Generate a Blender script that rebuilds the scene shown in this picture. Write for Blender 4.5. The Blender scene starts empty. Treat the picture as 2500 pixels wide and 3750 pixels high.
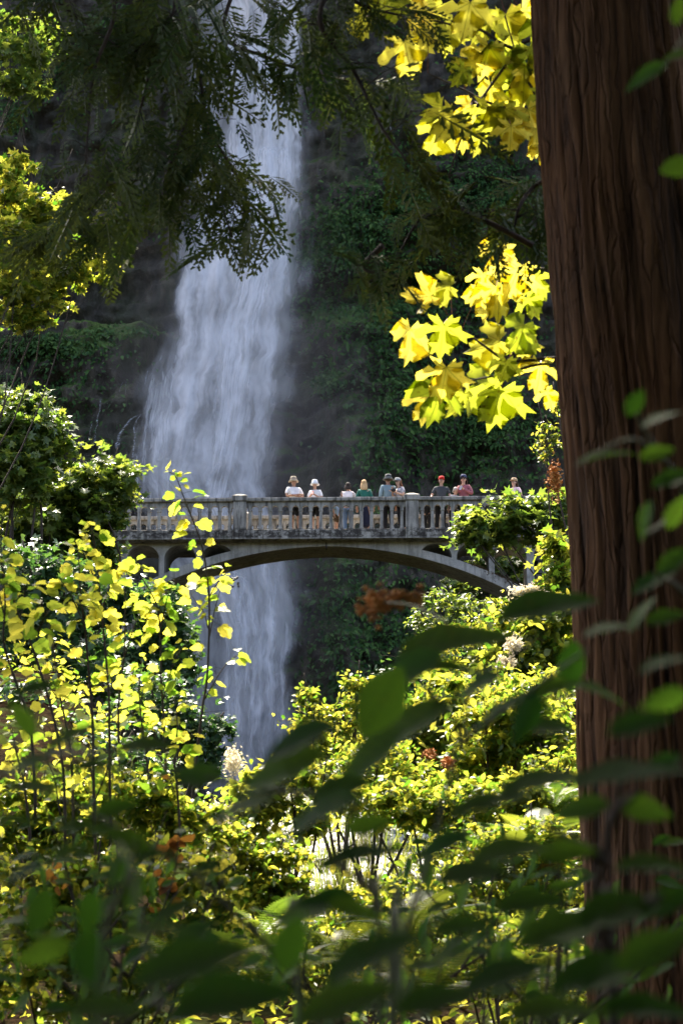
import bpy, bmesh, math, random
import numpy as np
from mathutils import Vector, Matrix, noise, Euler

random.seed(7)
RNG = np.random.default_rng(7)
R = math.radians
scene = bpy.context.scene
COL = scene.collection

# ------------------------------------------------------------------ camera
F_PX = 7292.0                      # focal length in photograph pixels (70 mm on 36 mm tall frame)
PITCH = R(14.0)
EYE = Vector((0.0, 0.0, 1.6))
cam_data = bpy.data.cameras.new('camera')
cam_data.sensor_fit = 'VERTICAL'
cam_data.sensor_height = 36.0
cam_data.sensor_width = 24.0
cam_data.lens = 36.0 * F_PX / 3750.0
cam_data.clip_start = 0.05
cam_data.clip_end = 1000.0
cam_data.dof.use_dof = True
cam_data.dof.focus_distance = 62.0
cam_data.dof.aperture_fstop = 7.5
cam = bpy.data.objects.new('camera', cam_data)
cam.location = EYE
cam.rotation_euler = (R(90) + PITCH, 0, 0)
COL.objects.link(cam)
scene.camera = cam

# ------------------------------------------------------------------ sky, sun, exposure
SUN_EL, SUN_AZ = R(60.0), R(-14.0)          # azimuth measured from straight ahead (+Y), minus = left
S = Vector((math.sin(SUN_AZ) * math.cos(SUN_EL), math.cos(SUN_AZ) * math.cos(SUN_EL), math.sin(SUN_EL)))
world = bpy.data.worlds.new('World')
scene.world = world
world.use_nodes = True
wn = world.node_tree
sky = wn.nodes.new('ShaderNodeTexSky')
sky.sky_type = 'NISHITA'
sky.sun_disc = False
sky.sun_elevation = SUN_EL
sky.sun_rotation = SUN_AZ
sky.air_density = 0.55
sky.dust_density = 5.0
sky.ozone_density = 0.0
wn.links.new(sky.outputs[0], wn.nodes['Background'].inputs[0])
wn.nodes['Background'].inputs[1].default_value = 0.15
sun_d = bpy.data.lights.new('sun', 'SUN')
sun_d.energy = 4.4
sun_d.angle = R(0.53)
sun_d.color = (1.0, 0.92, 0.76)
sun = bpy.data.objects.new('sun', sun_d)
sun.rotation_euler = S.to_track_quat('Z', 'Y').to_euler()
sun.location = (0, 0, 80)
COL.objects.link(sun)
vs = scene.view_settings
vs.view_transform = 'Standard'
vs.look = 'None'
vs.gamma = 1.0
vs.exposure = 2.15
vs.use_curve_mapping = False
cy = scene.cycles
cy.use_denoising = True
cy.max_bounces = 7
cy.diffuse_bounces = 3
cy.glossy_bounces = 2
cy.transmission_bounces = 4
cy.transparent_max_bounces = 24
cy.volume_bounces = 0
cy.volume_step_rate = 2.0
cy.volume_max_steps = 64
cy.caustics_reflective = False
cy.caustics_refractive = False
cy.sample_clamp_indirect = 4.0

# ------------------------------------------------------------------ helpers
SP, CP = math.sin(PITCH), math.cos(PITCH)
RIGHT, UP, FWD = Vector((1, 0, 0)), Vector((0, -SP, CP)), Vector((0, CP, SP))


def pix(px, py, Y):
    """world point on the plane y = Y that the photograph shows at pixel (px, py)"""
    u, v = (px - 1250) / F_PX, (1875 - py) / F_PX
    d = Vector((u, CP - v * SP, SP + v * CP))
    return EYE + d * (Y / d.y)


def mpp(py, Y):
    """metres per photograph pixel at that row and distance"""
    v = (1875 - py) / F_PX
    return Y / (CP - v * SP) / F_PX


def tag(o, label=None, cat=None, group=None, kind=None):
    if label: o['label'] = label
    if cat: o['category'] = cat
    if group: o['group'] = group
    if kind: o['kind'] = kind
    return o


def empty(name, loc, label=None, cat=None, group=None):
    o = bpy.data.objects.new(name, None)
    o.empty_display_size = 0.2
    o.location = loc
    COL.objects.link(o)
    return tag(o, label, cat, group)


def link(name, me, mat=None, parent=None, loc=None):
    o = bpy.data.objects.new(name, me)
    if mat is not None and not me.materials:
        me.materials.append(mat)
    COL.objects.link(o)
    if parent is not None:
        o.parent = parent
    if loc is not None:
        o.location = loc
    return o


def mesh_np(name, V, T, smooth=False, rnd=None, uv=None):
    """mesh from numpy verts and faces (all faces with the same number of corners)"""
    V = np.ascontiguousarray(V, dtype=np.float32); T = np.ascontiguousarray(T, dtype=np.int32)
    me = bpy.data.meshes.new(name)
    n, k = T.shape
    me.vertices.add(len(V)); me.vertices.foreach_set('co', V.ravel())
    me.loops.add(n * k); me.loops.foreach_set('vertex_index', T.ravel())
    me.polygons.add(n)
    me.polygons.foreach_set('loop_start', np.arange(0, n * k, k, dtype=np.int32))
    me.polygons.foreach_set('loop_total', np.full(n, k, dtype=np.int32))
    if smooth:
        me.polygons.foreach_set('use_smooth', np.ones(n, dtype=bool))
    me.update(calc_edges=True)
    if rnd is not None:
        a = me.attributes.new('rnd', 'FLOAT', 'POINT')
        a.data.foreach_set('value', np.ascontiguousarray(rnd, dtype=np.float32))
    if uv is not None:
        l = me.uv_layers.new(name='UVMap')
        l.data.foreach_set('uv', np.ascontiguousarray(uv[T.ravel()], dtype=np.float32).ravel())
    return me


class MB:
    """collects polygons of any size, then builds one mesh"""
    def __init__(self): self.v, self.f = [], []
    def add(self, vs_, fs):
        b = len(self.v); self.v += [tuple(p) for p in vs_]; self.f += [tuple(b + i for i in q) for q in fs]
        return self
    def box(self, x0, x1, y0, y1, z0, z1):
        return self.add([(x0, y0, z0), (x1, y0, z0), (x1, y1, z0), (x0, y1, z0), (x0, y0, z1), (x1, y0, z1), (x1, y1, z1), (x0, y1, z1)],
                        [(0, 3, 2, 1), (4, 5, 6, 7), (0, 1, 5, 4), (1, 2, 6, 5), (2, 3, 7, 6), (3, 0, 4, 7)])
    def loft(self, rings, cap=True, closed=True):
        n = len(rings[0]); b = len(self.v)
        for r in rings: self.v += [tuple(p) for p in r]
        for i in range(len(rings) - 1):
            for j in range(n if closed else n - 1):
                k = (j + 1) % n
                self.f.append((b + i * n + j, b + i * n + k, b + (i + 1) * n + k, b + (i + 1) * n + j))
        if cap:
            self.f.append(tuple(b + j for j in reversed(range(n))))
            self.f.append(tuple(b + (len(rings) - 1) * n + j for j in range(n)))
        return self
    def tube(self, pts, rad, sides=6):
        pts = [Vector(p) for p in pts]
        if not hasattr(rad, '__len__'): rad = [rad] * len(pts)
        rings = []; ref = Vector((0.31, 0.77, 0.55))
        for i, p in enumerate(pts):
            t = (pts[min(i + 1, len(pts) - 1)] - pts[max(i - 1, 0)]).normalized()
            a = t.cross(ref)
            if a.length < 1e-3: a = t.cross(Vector((1, 0, 0)))
            a.normalize(); c = t.cross(a)
            rings.append([p + (a * math.cos(2 * math.pi * j / sides) + c * math.sin(2 * math.pi * j / sides)) * rad[i] for j in range(sides)])
        return self.loft(rings)
    def sphere(self, c, r, seg=8, rings_=5, sc=(1, 1, 1)):
        c = Vector(c); rr = []
        for i in range(1, rings_):
            a = math.pi * i / rings_
            rr.append([c + Vector((math.sin(a) * math.cos(2 * math.pi * j / seg) * sc[0], math.sin(a) * math.sin(2 * math.pi * j / seg) * sc[1], -math.cos(a) * sc[2])) * r for j in range(seg)])
        return self.loft(rr)
    def mesh(self, name, off=None, smooth=False):
        me = bpy.data.meshes.new(name)
        v = self.v if off is None else [(p[0] - off[0], p[1] - off[1], p[2] - off[2]) for p in self.v]
        me.from_pydata(v, [], self.f)
        if smooth:
            me.polygons.foreach_set('use_smooth', np.ones(len(me.polygons), dtype=bool))
        me.update()
        return me
    def build(self, name, mat, parent=None, off=None, smooth=False):
        return link(name, self.mesh(name, off, smooth), mat, parent)


def smooth_path(pts, n=6):
    """Catmull-Rom through pts"""
    pts = [Vector(p) for p in pts]
    if len(pts) < 3: return pts
    P = [pts[0] * 2 - pts[1]] + pts + [pts[-1] * 2 - pts[-2]]
    out = []
    for i in range(1, len(P) - 2):
        for k in range(n):
            t = k / n
            out.append(0.5 * ((2 * P[i]) + (P[i + 1] - P[i - 1]) * t + (2 * P[i - 1] - 5 * P[i] + 4 * P[i + 1] - P[i + 2]) * t * t + (3 * P[i] - P[i - 1] - 3 * P[i + 1] + P[i + 2]) * t ** 3))
    out.append(pts[-1])
    return out


def sstep(a, b, x):
    t = min(1.0, max(0.0, (x - a) / (b - a)))
    return t * t * (3 - 2 * t)


def fbm(x, y, z, octv=4):
    return noise.fractal(Vector((x, y, z)), 0.8, 2.0, octv)


# ------------------------------------------------------------------ node helpers
class NT:
    def __init__(self, mat_or_tree):
        self.t = mat_or_tree
    def n(self, typ, **kw):
        nd = self.t.nodes.new(typ)
        for k, v in kw.items():
            if k.startswith('i_'):
                key = k[2:]
                nd.inputs[int(key) if key.isdigit() else key.replace('_', ' ')].default_value = v
            else:
                setattr(nd, k, v)
        return nd
    def l(self, a, b): self.t.links.new(a, b)
    def val(self, x, sock):
        if isinstance(x, (int, float)): sock.default_value = x
        else: self.l(x, sock)
    def m(self, op, a, b=0.0, c=0.0, clamp=False):
        nd = self.n('ShaderNodeMath', operation=op, use_clamp=clamp)
        self.val(a, nd.inputs[0]); self.val(b, nd.inputs[1]); self.val(c, nd.inputs[2])
        return nd.outputs[0]
    def ramp(self, fac, stops, interp='LINEAR'):
        nd = self.n('ShaderNodeValToRGB'); cr = nd.color_ramp; cr.interpolation = interp
        while len(cr.elements) < len(stops): cr.elements.new(0.5)
        for e, (p, c) in zip(cr.elements, stops):
            e.position = p; e.color = (c, c, c, 1) if isinstance(c, (int, float)) else (*c, 1)
        self.l(fac, nd.inputs[0])
        return nd.outputs[0]
    def mix(self, fac, a, b, typ='MIX'):
        nd = self.n('ShaderNodeMix', data_type='RGBA', blend_type=typ)
        self.val(fac, nd.inputs[0])
        for x, s in ((a, nd.inputs[6]), (b, nd.inputs[7])):
            if isinstance(x, tuple): s.default_value = (*x, 1)
            else: self.l(x, s)
        return nd.outputs[2]
    def noise(self, vec, scale, detail=4, rough=0.55, dist=0.0, out=0):
        nd = self.n('ShaderNodeTexNoise', i_Scale=scale, i_Detail=detail, i_Roughness=rough, i_Distortion=dist)
        if vec is not None: self.l(vec, nd.inputs['Vector'])
        return nd.outputs[out]
    def mapping(self, vec, scale=(1, 1, 1), loc=(0, 0, 0), rot=(0, 0, 0)):
        nd = self.n('ShaderNodeMapping'); self.l(vec, nd.inputs[0])
        nd.inputs['Scale'].default_value = scale; nd.inputs['Location'].default_value = loc; nd.inputs['Rotation'].default_value = rot
        return nd.outputs[0]


def new_mat(name):
    m = bpy.data.materials.new(name); m.use_nodes = True
    nt = NT(m.node_tree)
    bs = m.node_tree.nodes['Principled BSDF']
    return m, nt, bs, m.node_tree.nodes['Material Output']


def simple_mat(name, col, rough=0.7, var=0.25, scale=12.0, bump=0.0, spec=0.4):
    m, nt, bs, out = new_mat(name)
    tc = nt.n('ShaderNodeTexCoord').outputs['Object']
    nz = nt.noise(tc, scale, 4)
    lo = tuple(c * (1 - var) for c in col); hi = tuple(min(1, c * (1 + var)) for c in col)
    nt.l(nt.ramp(nz, [(0.3, lo), (0.7, hi)]), bs.inputs['Base Color'])
    bs.inputs['Roughness'].default_value = rough
    bs.inputs['Specular IOR Level'].default_value = spec
    if bump:
        b = nt.n('ShaderNodeBump', i_Strength=bump, i_Distance=0.02); nt.l(nz, b.inputs['Height']); nt.l(b.outputs[0], bs.inputs['Normal'])
    return m


def leaf_mat(name, dark, light, trans_a, trans_b, tfac=0.5, rough=0.42, obj=False, vein=None, spot=0.0, spec=0.5):
    """leaf: glossy skin mixed with light let through; colour differs leaf by leaf"""
    m, nt, bs, out = new_mat(name)
    if obj:
        rnd = nt.n('ShaderNodeObjectInfo').outputs['Random']
    else:
        rnd = nt.n('ShaderNodeAttribute', attribute_name='rnd').outputs['Fac']
    base = nt.mix(rnd, dark, light)
    tr = nt.mix(rnd, trans_a, trans_b)
    if vein or spot:
        uv = nt.n('ShaderNodeUVMap').outputs[0]
        sx = nt.n('ShaderNodeSeparateXYZ'); nt.l(uv, sx.inputs[0])
        x, y = sx.outputs[0], sx.outputs[1]
    if vein:
        ax = nt.m('ABSOLUTE', x)
        if vein == 'palm':
            d = ax
            for ang in (52, 98):
                a = R(ang)
                e = nt.m('ABSOLUTE', nt.m('SUBTRACT', nt.m('MULTIPLY', ax, math.cos(a)), nt.m('MULTIPLY', y, math.sin(a))))
                d = nt.m('MINIMUM', d, e)
            w = 0.020
        else:
            d = ax; w = 0.014
            k = nt.m('FRACT', nt.m('MULTIPLY', nt.m('SUBTRACT', y, nt.m('MULTIPLY', ax, 0.8)), 7.0))
            d = nt.m('MINIMUM', d, nt.m('MULTIPLY', nt.m('ABSOLUTE', nt.m('SUBTRACT', k, 0.5)), 0.12))
        f = nt.m('SUBTRACT', 1.0, nt.m('DIVIDE', d, w), clamp=True)
        tr = nt.mix(nt.m('MULTIPLY', f, 0.75), tr, tuple(c * 0.35 for c in trans_a))
        base = nt.mix(nt.m('MULTIPLY', f, 0.4), base, tuple(min(1, c * 1.8) for c in light))
    if spot:
        vec = nt.n('ShaderNodeVectorMath', operation='ADD'); nt.l(uv, vec.inputs[0])
        cb = nt.n('ShaderNodeCombineXYZ'); nt.val(nt.m('MULTIPLY', rnd, 37.0), cb.inputs[0]); nt.l(cb.outputs[0], vec.inputs[1])
        sp = nt.ramp(nt.noise(vec.outputs[0], 7.0, 3), [(0.62, 0.0), (0.70, 1.0)])
        sp = nt.m('MULTIPLY', sp, spot)
        tr = nt.mix(sp, tr, (0.16, 0.06, 0.01)); base = nt.mix(sp, base, (0.12, 0.06, 0.015))
    nt.l(base, bs.inputs['Base Color'])
    bs.inputs['Roughness'].default_value = rough
    bs.inputs['Specular IOR Level'].default_value = spec
    ts = nt.n('ShaderNodeBsdfTranslucent'); nt.l(tr, ts.inputs[0])
    mx = nt.n('ShaderNodeMixShader'); mx.inputs[0].default_value = tfac
    nt.l(bs.outputs[0], mx.inputs[1]); nt.l(ts.outputs[0], mx.inputs[2]); nt.l(mx.outputs[0], out.inputs[0])
    return m

# ================================================================== the setting
# ---- ground: one sheet, a rising bank with a gully towards the falls
def gz(X, Y):
    a = 1.6 + 0.075 * Y
    if Y < 24: z = sstep(3.5, 24, Y) * (1.6 + 0.075 * 24)
    else: z = a
    if Y < 0: z = 0.02 * Y
    u = X / max(Y, 4.0) + 0.045
    k = (1.3 if u < 0 else 0.85)
    s = min(0.09 if u < 0 else 0.15, max(0.0, abs(u) - 0.03) * k)
    z += s * min(max(Y, 0), 95) * sstep(10, 32, Y)
    z += 0.85 * math.exp(-((X - 0.1) / 1.3) ** 2 - ((Y - 24.5) / 3.6) ** 2)
    return z + 0.12 * fbm(X * 0.5, Y * 0.5, 1.3, 3) * sstep(0, 6, Y)


def ground_mat():
    m, nt, bs, out = new_mat('forest_soil')
    tc = nt.n('ShaderNodeTexCoord').outputs['Object']
    n1 = nt.noise(tc, 1.2, 6, 0.65); n2 = nt.noise(tc, 18, 5, 0.6)
    c = nt.ramp(n2, [(0.3, (0.005, 0.004, 0.003)), (0.55, (0.020, 0.013, 0.008)), (0.75, (0.045, 0.030, 0.016))])
    c = nt.mix(nt.ramp(n1, [(0.5, 0.0), (0.66, 0.8)]), c, (0.03, 0.05, 0.012))
    nt.l(c, bs.inputs['Base Color']); bs.inputs['Roughness'].default_value = 1.0; bs.inputs['Specular IOR Level'].default_value = 0.0
    b = nt.n('ShaderNodeBump', i_Strength=0.8, i_Distance=0.05); nt.l(n2, b.inputs['Height']); nt.l(b.outputs[0], bs.inputs['Normal'])
    return m


def build_ground():
    xs = np.concatenate([np.linspace(-120, -22, 16)[:-1], np.linspace(-22, 22, 111), np.linspace(22, 120, 16)[1:]])
    ys = np.concatenate([np.linspace(-60, 0, 12)[:-1], np.linspace(0, 30, 76)[:-1], np.linspace(30, 120, 80)])
    V = np.array([(x, y, gz(x, y)) for y in ys for x in xs])
    nx = len(xs)
    T = np.array([(j * nx + i, j * nx + i + 1, (j + 1) * nx + i + 1, (j + 1) * nx + i) for j in range(len(ys) - 1) for i in range(nx - 1)])
    o = link('ground', mesh_np('ground', V, T, True), ground_mat())
    tag(o, kind='structure')


# ---- basalt cliff behind the falls
def cliff_y(x, z):
    y = 93.0
    y += 1.1 * fbm(x * 0.10, z * 0.07, 3.0, 3)
    # left: rock shelf that steps forward below the ledge
    lx = sstep(-7.6, -9.5, x)
    ledge = 33.2 + 0.05 * (x + 12) + 0.25 * fbm(x * 0.5, 0, 8.0, 2)
    y -= lx * (4.2 * sstep(ledge + 0.4, ledge - 0.1, z) - 1.0 * sstep(ledge + 7, ledge + 1.0, z) * sstep(ledge - 0.2, ledge + 0.4, z))
    y -= lx * 0.06 * max(0, ledge - z)
    # right: mossy brow with an overhang below it
    rx = sstep(-2.4, 0.4, x) * (1 - 0.75 * sstep(1.5, 6.0, x + 1.5 * fbm(x * 0.3, z * 0.3, 21.0, 2)))
    brow = 36.3 + 0.16 * (x + 1) + 0.3 * fbm(x * 0.6, 1.0, 5.0, 2)
    y -= rx * (2.2 * sstep(brow - 0.6, brow + 0.9, z) * sstep(brow + 9, brow + 1, z))
    y -= rx * 2.2 * sstep(brow - 1.2, brow - 2.6, z) + rx * 0.10 * max(0, brow - 2.5 - z)
    # under the falls the rock steps forward little by little
    y -= 0.07 * max(0, 34 - z)
    # strata and broken columns
    y += 0.55 * fbm(x * 0.7, z * 0.35, 1.0, 5) + 0.16 * fbm(x * 2.6, z * 2.2, 2.0, 3)
    y += 0.75 * abs(fbm(x * 0.22, z * 0.75, 11.0, 3))
    # layered flows: each bed stands a little proud of the next, split by upright joints
    st = (z + 5.0 * fbm(x * 0.16, z * 0.10, 4.0, 3)) / 3.1
    y += 0.42 * (0.4 + 0.9 * max(0, fbm(x * 0.2, z * 0.15, 44.0, 2) + 0.4)) * (st - math.floor(st)) ** 2.5 + 0.30 * abs(fbm(x * 1.25, z * 0.10, 31.0, 2))
    if z > 64: y += (z - 64) * 0.75
    return y


def cliff_mat():
    m, nt, bs, out = new_mat('wet_basalt')
    tc = nt.n('ShaderNodeTexCoord').outputs['Object']
    big = nt.noise(tc, 0.16, 5, 0.6)
    str_ = nt.noise(nt.mapping(tc, (1.6, 1.6, 0.28)), 1.0, 7, 0.62)
    fine = nt.noise(tc, 5.0, 6, 0.65)
    rock = nt.ramp(str_, [(0.25, (0.009, 0.007, 0.004)), (0.5, (0.044, 0.037, 0.023)), (0.74, (0.145, 0.120, 0.080))])
    rock = nt.mix(nt.ramp(big, [(0.42, 0.0), (0.7, 0.5)]), rock, (0.062, 0.042, 0.030))
    # moss grows on whatever faces up, and in patches
    geo = nt.n('ShaderNodeNewGeometry'); sx = nt.n('ShaderNodeSeparateXYZ'); nt.l(geo.outputs['Normal'], sx.inputs[0])
    att = nt.n('ShaderNodeAttribute', attribute_name='moss').outputs['Fac']
    mo = nt.m('ADD', nt.m('MULTIPLY', sx.outputs[2], 1.0), nt.m('ADD', att, 0.10))
    mo = nt.m('ADD', mo, nt.m('MULTIPLY', nt.m('SUBTRACT', fine, 0.5), 1.5))
    mo = nt.m('ADD', mo, nt.m('MULTIPLY', nt.m('SUBTRACT', big, 0.5), 1.2))
    mk = nt.ramp(mo, [(0.42, 0.0), (0.72, 1.0)])
    moss = nt.ramp(nt.noise(tc, 9.0, 4), [(0.3, (0.022, 0.050, 0.008)), (0.7, (0.085, 0.140, 0.026))])
    c = nt.mix(mk, rock, moss)
    film = nt.ramp(nt.noise(nt.mapping(tc, (0.5, 0.5, 0.22)), 1.0, 5, 0.65), [(0.45, 0.0), (0.65, 0.75)])
    c = nt.mix(film, c, (0.040, 0.050, 0.016))
    nt.l(c, bs.inputs['Base Color'])
    nt.l(nt.ramp(mk, [(0.0, 0.5), (1.0, 0.95)]), bs.inputs['Roughness'])
    bs.inputs['Specular IOR Level'].default_value = 0.3
    b = nt.n('ShaderNodeBump', i_Strength=0.9, i_Distance=0.25); nt.l(nt.m('ADD', nt.m('MULTIPLY', str_, 0.7), nt.m('MULTIPLY', fine, 0.4)), b.inputs['Height'])
    nt.l(b.outputs[0], bs.inputs['Normal'])
    return m


# moss and fern patches on the rock: x px, y px, rx, ry, density
MOSS = [(1250, 880, 200, 150, 1.0), (1120, 950, 110, 60, .9), (1500, 760, 260, 190, .8), (1800, 720, 200, 200, .8), (1200, 1400, 70, 70, 1.0),
        (1500, 1400, 180, 320, .55), (1750, 1550, 300, 260, .6), (1430, 1000, 160, 120, .5), (1380, 1650, 120, 200, .4),
        (150, 330, 60, 60, 1.0), (60, 430, 60, 70, 1.0), (250, 260, 80, 70, 1.0), (360, 180, 100, 90, .9), (450, 80, 110, 90, .6), (160, 1270, 260, 50, 1.3), (430, 1215, 150, 30, 1.1), (1350, 1180, 250, 200, .5), (1650, 1100, 260, 200, .5), (1300, 2250, 250, 250, .4),
        (1250, 2500, 120, 60, .6), (1500, 2300, 250, 150, .35), (1850, 300, 150, 200, .5), (150, 1450, 260, 160, .35), (1150, 1120, 130, 60, .5), (1450, 560, 90, 60, .4)]


def to_px(p):
    d = Vector(p) - EYE
    f = d.dot(FWD)
    return 1250 + d.x / f * F_PX, 1875 - d.dot(UP) / f * F_PX


def moss_at(px, py):
    s = 0.0
    for cx, cy_, rx, ry, w in MOSS:
        q = ((px - cx) / rx) ** 2 + ((py - cy_) / ry) ** 2
        if q < 3: s = max(s, w * math.exp(-q * 0.9))
    return s


def build_cliff():
    xs = np.concatenate([np.linspace(-70, -21, 24)[:-1], np.linspace(-21, 21, 241), np.linspace(21, 70, 24)[1:]])
    zs = np.concatenate([np.linspace(0, 54, 270), np.linspace(54, 95, 40)[1:]])
    V = []; mo = []
    for z in zs:
        for x in xs:
            y = cliff_y(x, z); V.append((x, y, z))
            mo.append(moss_at(*to_px((x, y, z))) * 0.75 - 0.22)
    nx = len(xs)
    T = np.array([(j * nx + i, j * nx + i + 1, (j + 1) * nx + i + 1, (j + 1) * nx + i) for j in range(len(zs) - 1) for i in range(nx - 1)])
    me = mesh_np('cliff', np.array(V), T, False)
    a = me.attributes.new('moss', 'FLOAT', 'POINT'); a.data.foreach_set('value', np.array(mo, dtype=np.float32))
    tag(link('cliff', me, cliff_mat()), kind='structure')


# ---- waterfall: layered sheets of falling water, and thin side streams
def water_mat(name, fx, fv, lo, hi, seed, amax=1.0, col=(0.91, 0.92, 0.93)):
    m, nt, bs, out = new_mat(name)
    uv = nt.n('ShaderNodeUVMap').outputs[0]
    sx = nt.n('ShaderNodeSeparateXYZ'); nt.l(uv, sx.inputs[0])
    # wander the streaks sideways as they fall
    wob = nt.noise(nt.mapping(uv, (fx * 0.16, fv * 2.2, 1), (seed, 0, 0)), 1.0, 3)
    cb = nt.n('ShaderNodeCombineXYZ')
    nt.l(nt.m('ADD', nt.m('MULTIPLY', sx.outputs[0], fx), nt.m('MULTIPLY', nt.m('SUBTRACT', wob, 0.5), 1.5)), cb.inputs[0])
    nt.l(nt.m('MULTIPLY', sx.outputs[1], fv), cb.inputs[1]); cb.inputs[2].default_value = seed
    n1 = nt.noise(cb.outputs[0], 1.0, 4, 0.55)
    n2 = nt.noise(nt.mapping(cb.outputs[0], (3.8, 1.6, 1), (5, 3, seed)), 1.0, 4, 0.6)
    n3 = nt.noise(nt.mapping(cb.outputs[0], (0.5, 2.2, 1), (9, 1, seed)), 1.0, 3, 0.5)
    a = nt.m('ADD', nt.m('ADD', nt.m('MULTIPLY', n1, 0.48), nt.m('MULTIPLY', n2, 0.20)), nt.m('MULTIPLY', n3, 0.38))
    dens = nt.n('ShaderNodeAttribute', attribute_name='dens').outputs['Fac']
    a = nt.m('ADD', a, nt.m('MULTIPLY', nt.m('SUBTRACT', dens, 1.0), 0.55))
    mr = nt.n('ShaderNodeMapRange', interpolation_type='SMOOTHSTEP'); nt.l(a, mr.inputs[0])
    mr.inputs[1].default_value = lo; mr.inputs[2].default_value = hi; mr.inputs[3].default_value = 0; mr.inputs[4].default_value = amax
    al = nt.m('MULTIPLY', mr.outputs[0], nt.m('MULTIPLY', dens, 1.6, clamp=True))
    df = nt.n('ShaderNodeBsdfDiffuse'); df.inputs[0].default_value = (*col, 1)
    tl = nt.n('ShaderNodeBsdfTranslucent'); tl.inputs[0].default_value = (*col, 1)
    mx = nt.n('ShaderNodeMixShader'); mx.inputs[0].default_value = 0.3
    nt.l(df.outputs[0], mx.inputs[1]); nt.l(tl.outputs[0], mx.inputs[2])
    tp = nt.n('ShaderNodeBsdfTransparent')
    m2 = nt.n('ShaderNodeMixShader'); nt.l(al, m2.inputs[0]); nt.l(tp.outputs[0], m2.inputs[1]); nt.l(mx.outputs[0], m2.inputs[2])
    nt.l(m2.outputs[0], out.inputs[0])
    return m


def water_sheet(name, rows, Y0, mat, parent, nu=60, nv=150, bulge=0.5, edge=0.55, rough=0.25, seed=0.0):
    """rows: (py, left px, right px, density); the sheet hangs in front of the rock, rounded towards its edges"""
    rows = sorted(rows); ys = [r[0] for r in rows]
    V = []; UVc = []; D = []
    for j in range(nv):
        py = ys[0] + (ys[-1] - ys[0]) * j / (nv - 1)
        l = np.interp(py, ys, [r[1] for r in rows]); r = np.interp(py, ys, [q[2] for q in rows]); dn = np.interp(py, ys, [q[3] for q in rows])
        for i in range(nu):
            u = i / (nu - 1); s = 2 * u - 1
            p = pix(l + (r - l) * u, py, Y0)
            # lean the fall forward as it drops, so that it clears the rock
            yy = Y0 - 0.07 * max(0, 36 - p.z) - bulge * (1 - s * s) + rough * fbm(p.x * 1.1, p.z * 0.18, seed, 3)
            k = yy / Y0
            p = EYE + (p - EYE) * k
            V.append(p); UVc.append((s * 4.0, j / (nv - 1) * (ys[-1] - ys[0]) / 100.0))
            s2 = s * (1.0 + 0.20 * fbm(p.z * 0.35, (3.0 if s > 0 else 9.0) + seed, 0.0, 3)); e = max(0.0, 1 - abs(s2) ** 2.0)
            vend = min(1.0, j / (nv * 0.04), (nv - 1 - j) / (nv * 0.06))
            D.append(dn * min(1, e / edge) * vend)
    T = np.array([(j * nu + i, j * nu + i + 1, (j + 1) * nu + i + 1, (j + 1) * nu + i) for j in range(nv - 1) for i in range(nu - 1)])
    me = mesh_np(name, np.array([tuple(p) for p in V]), T, True, uv=np.array(UVc))
    a = me.attributes.new('dens', 'FLOAT', 'POINT'); a.data.foreach_set('value', np.array(D, dtype=np.float32))
    return link(name, me, mat, parent)


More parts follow.
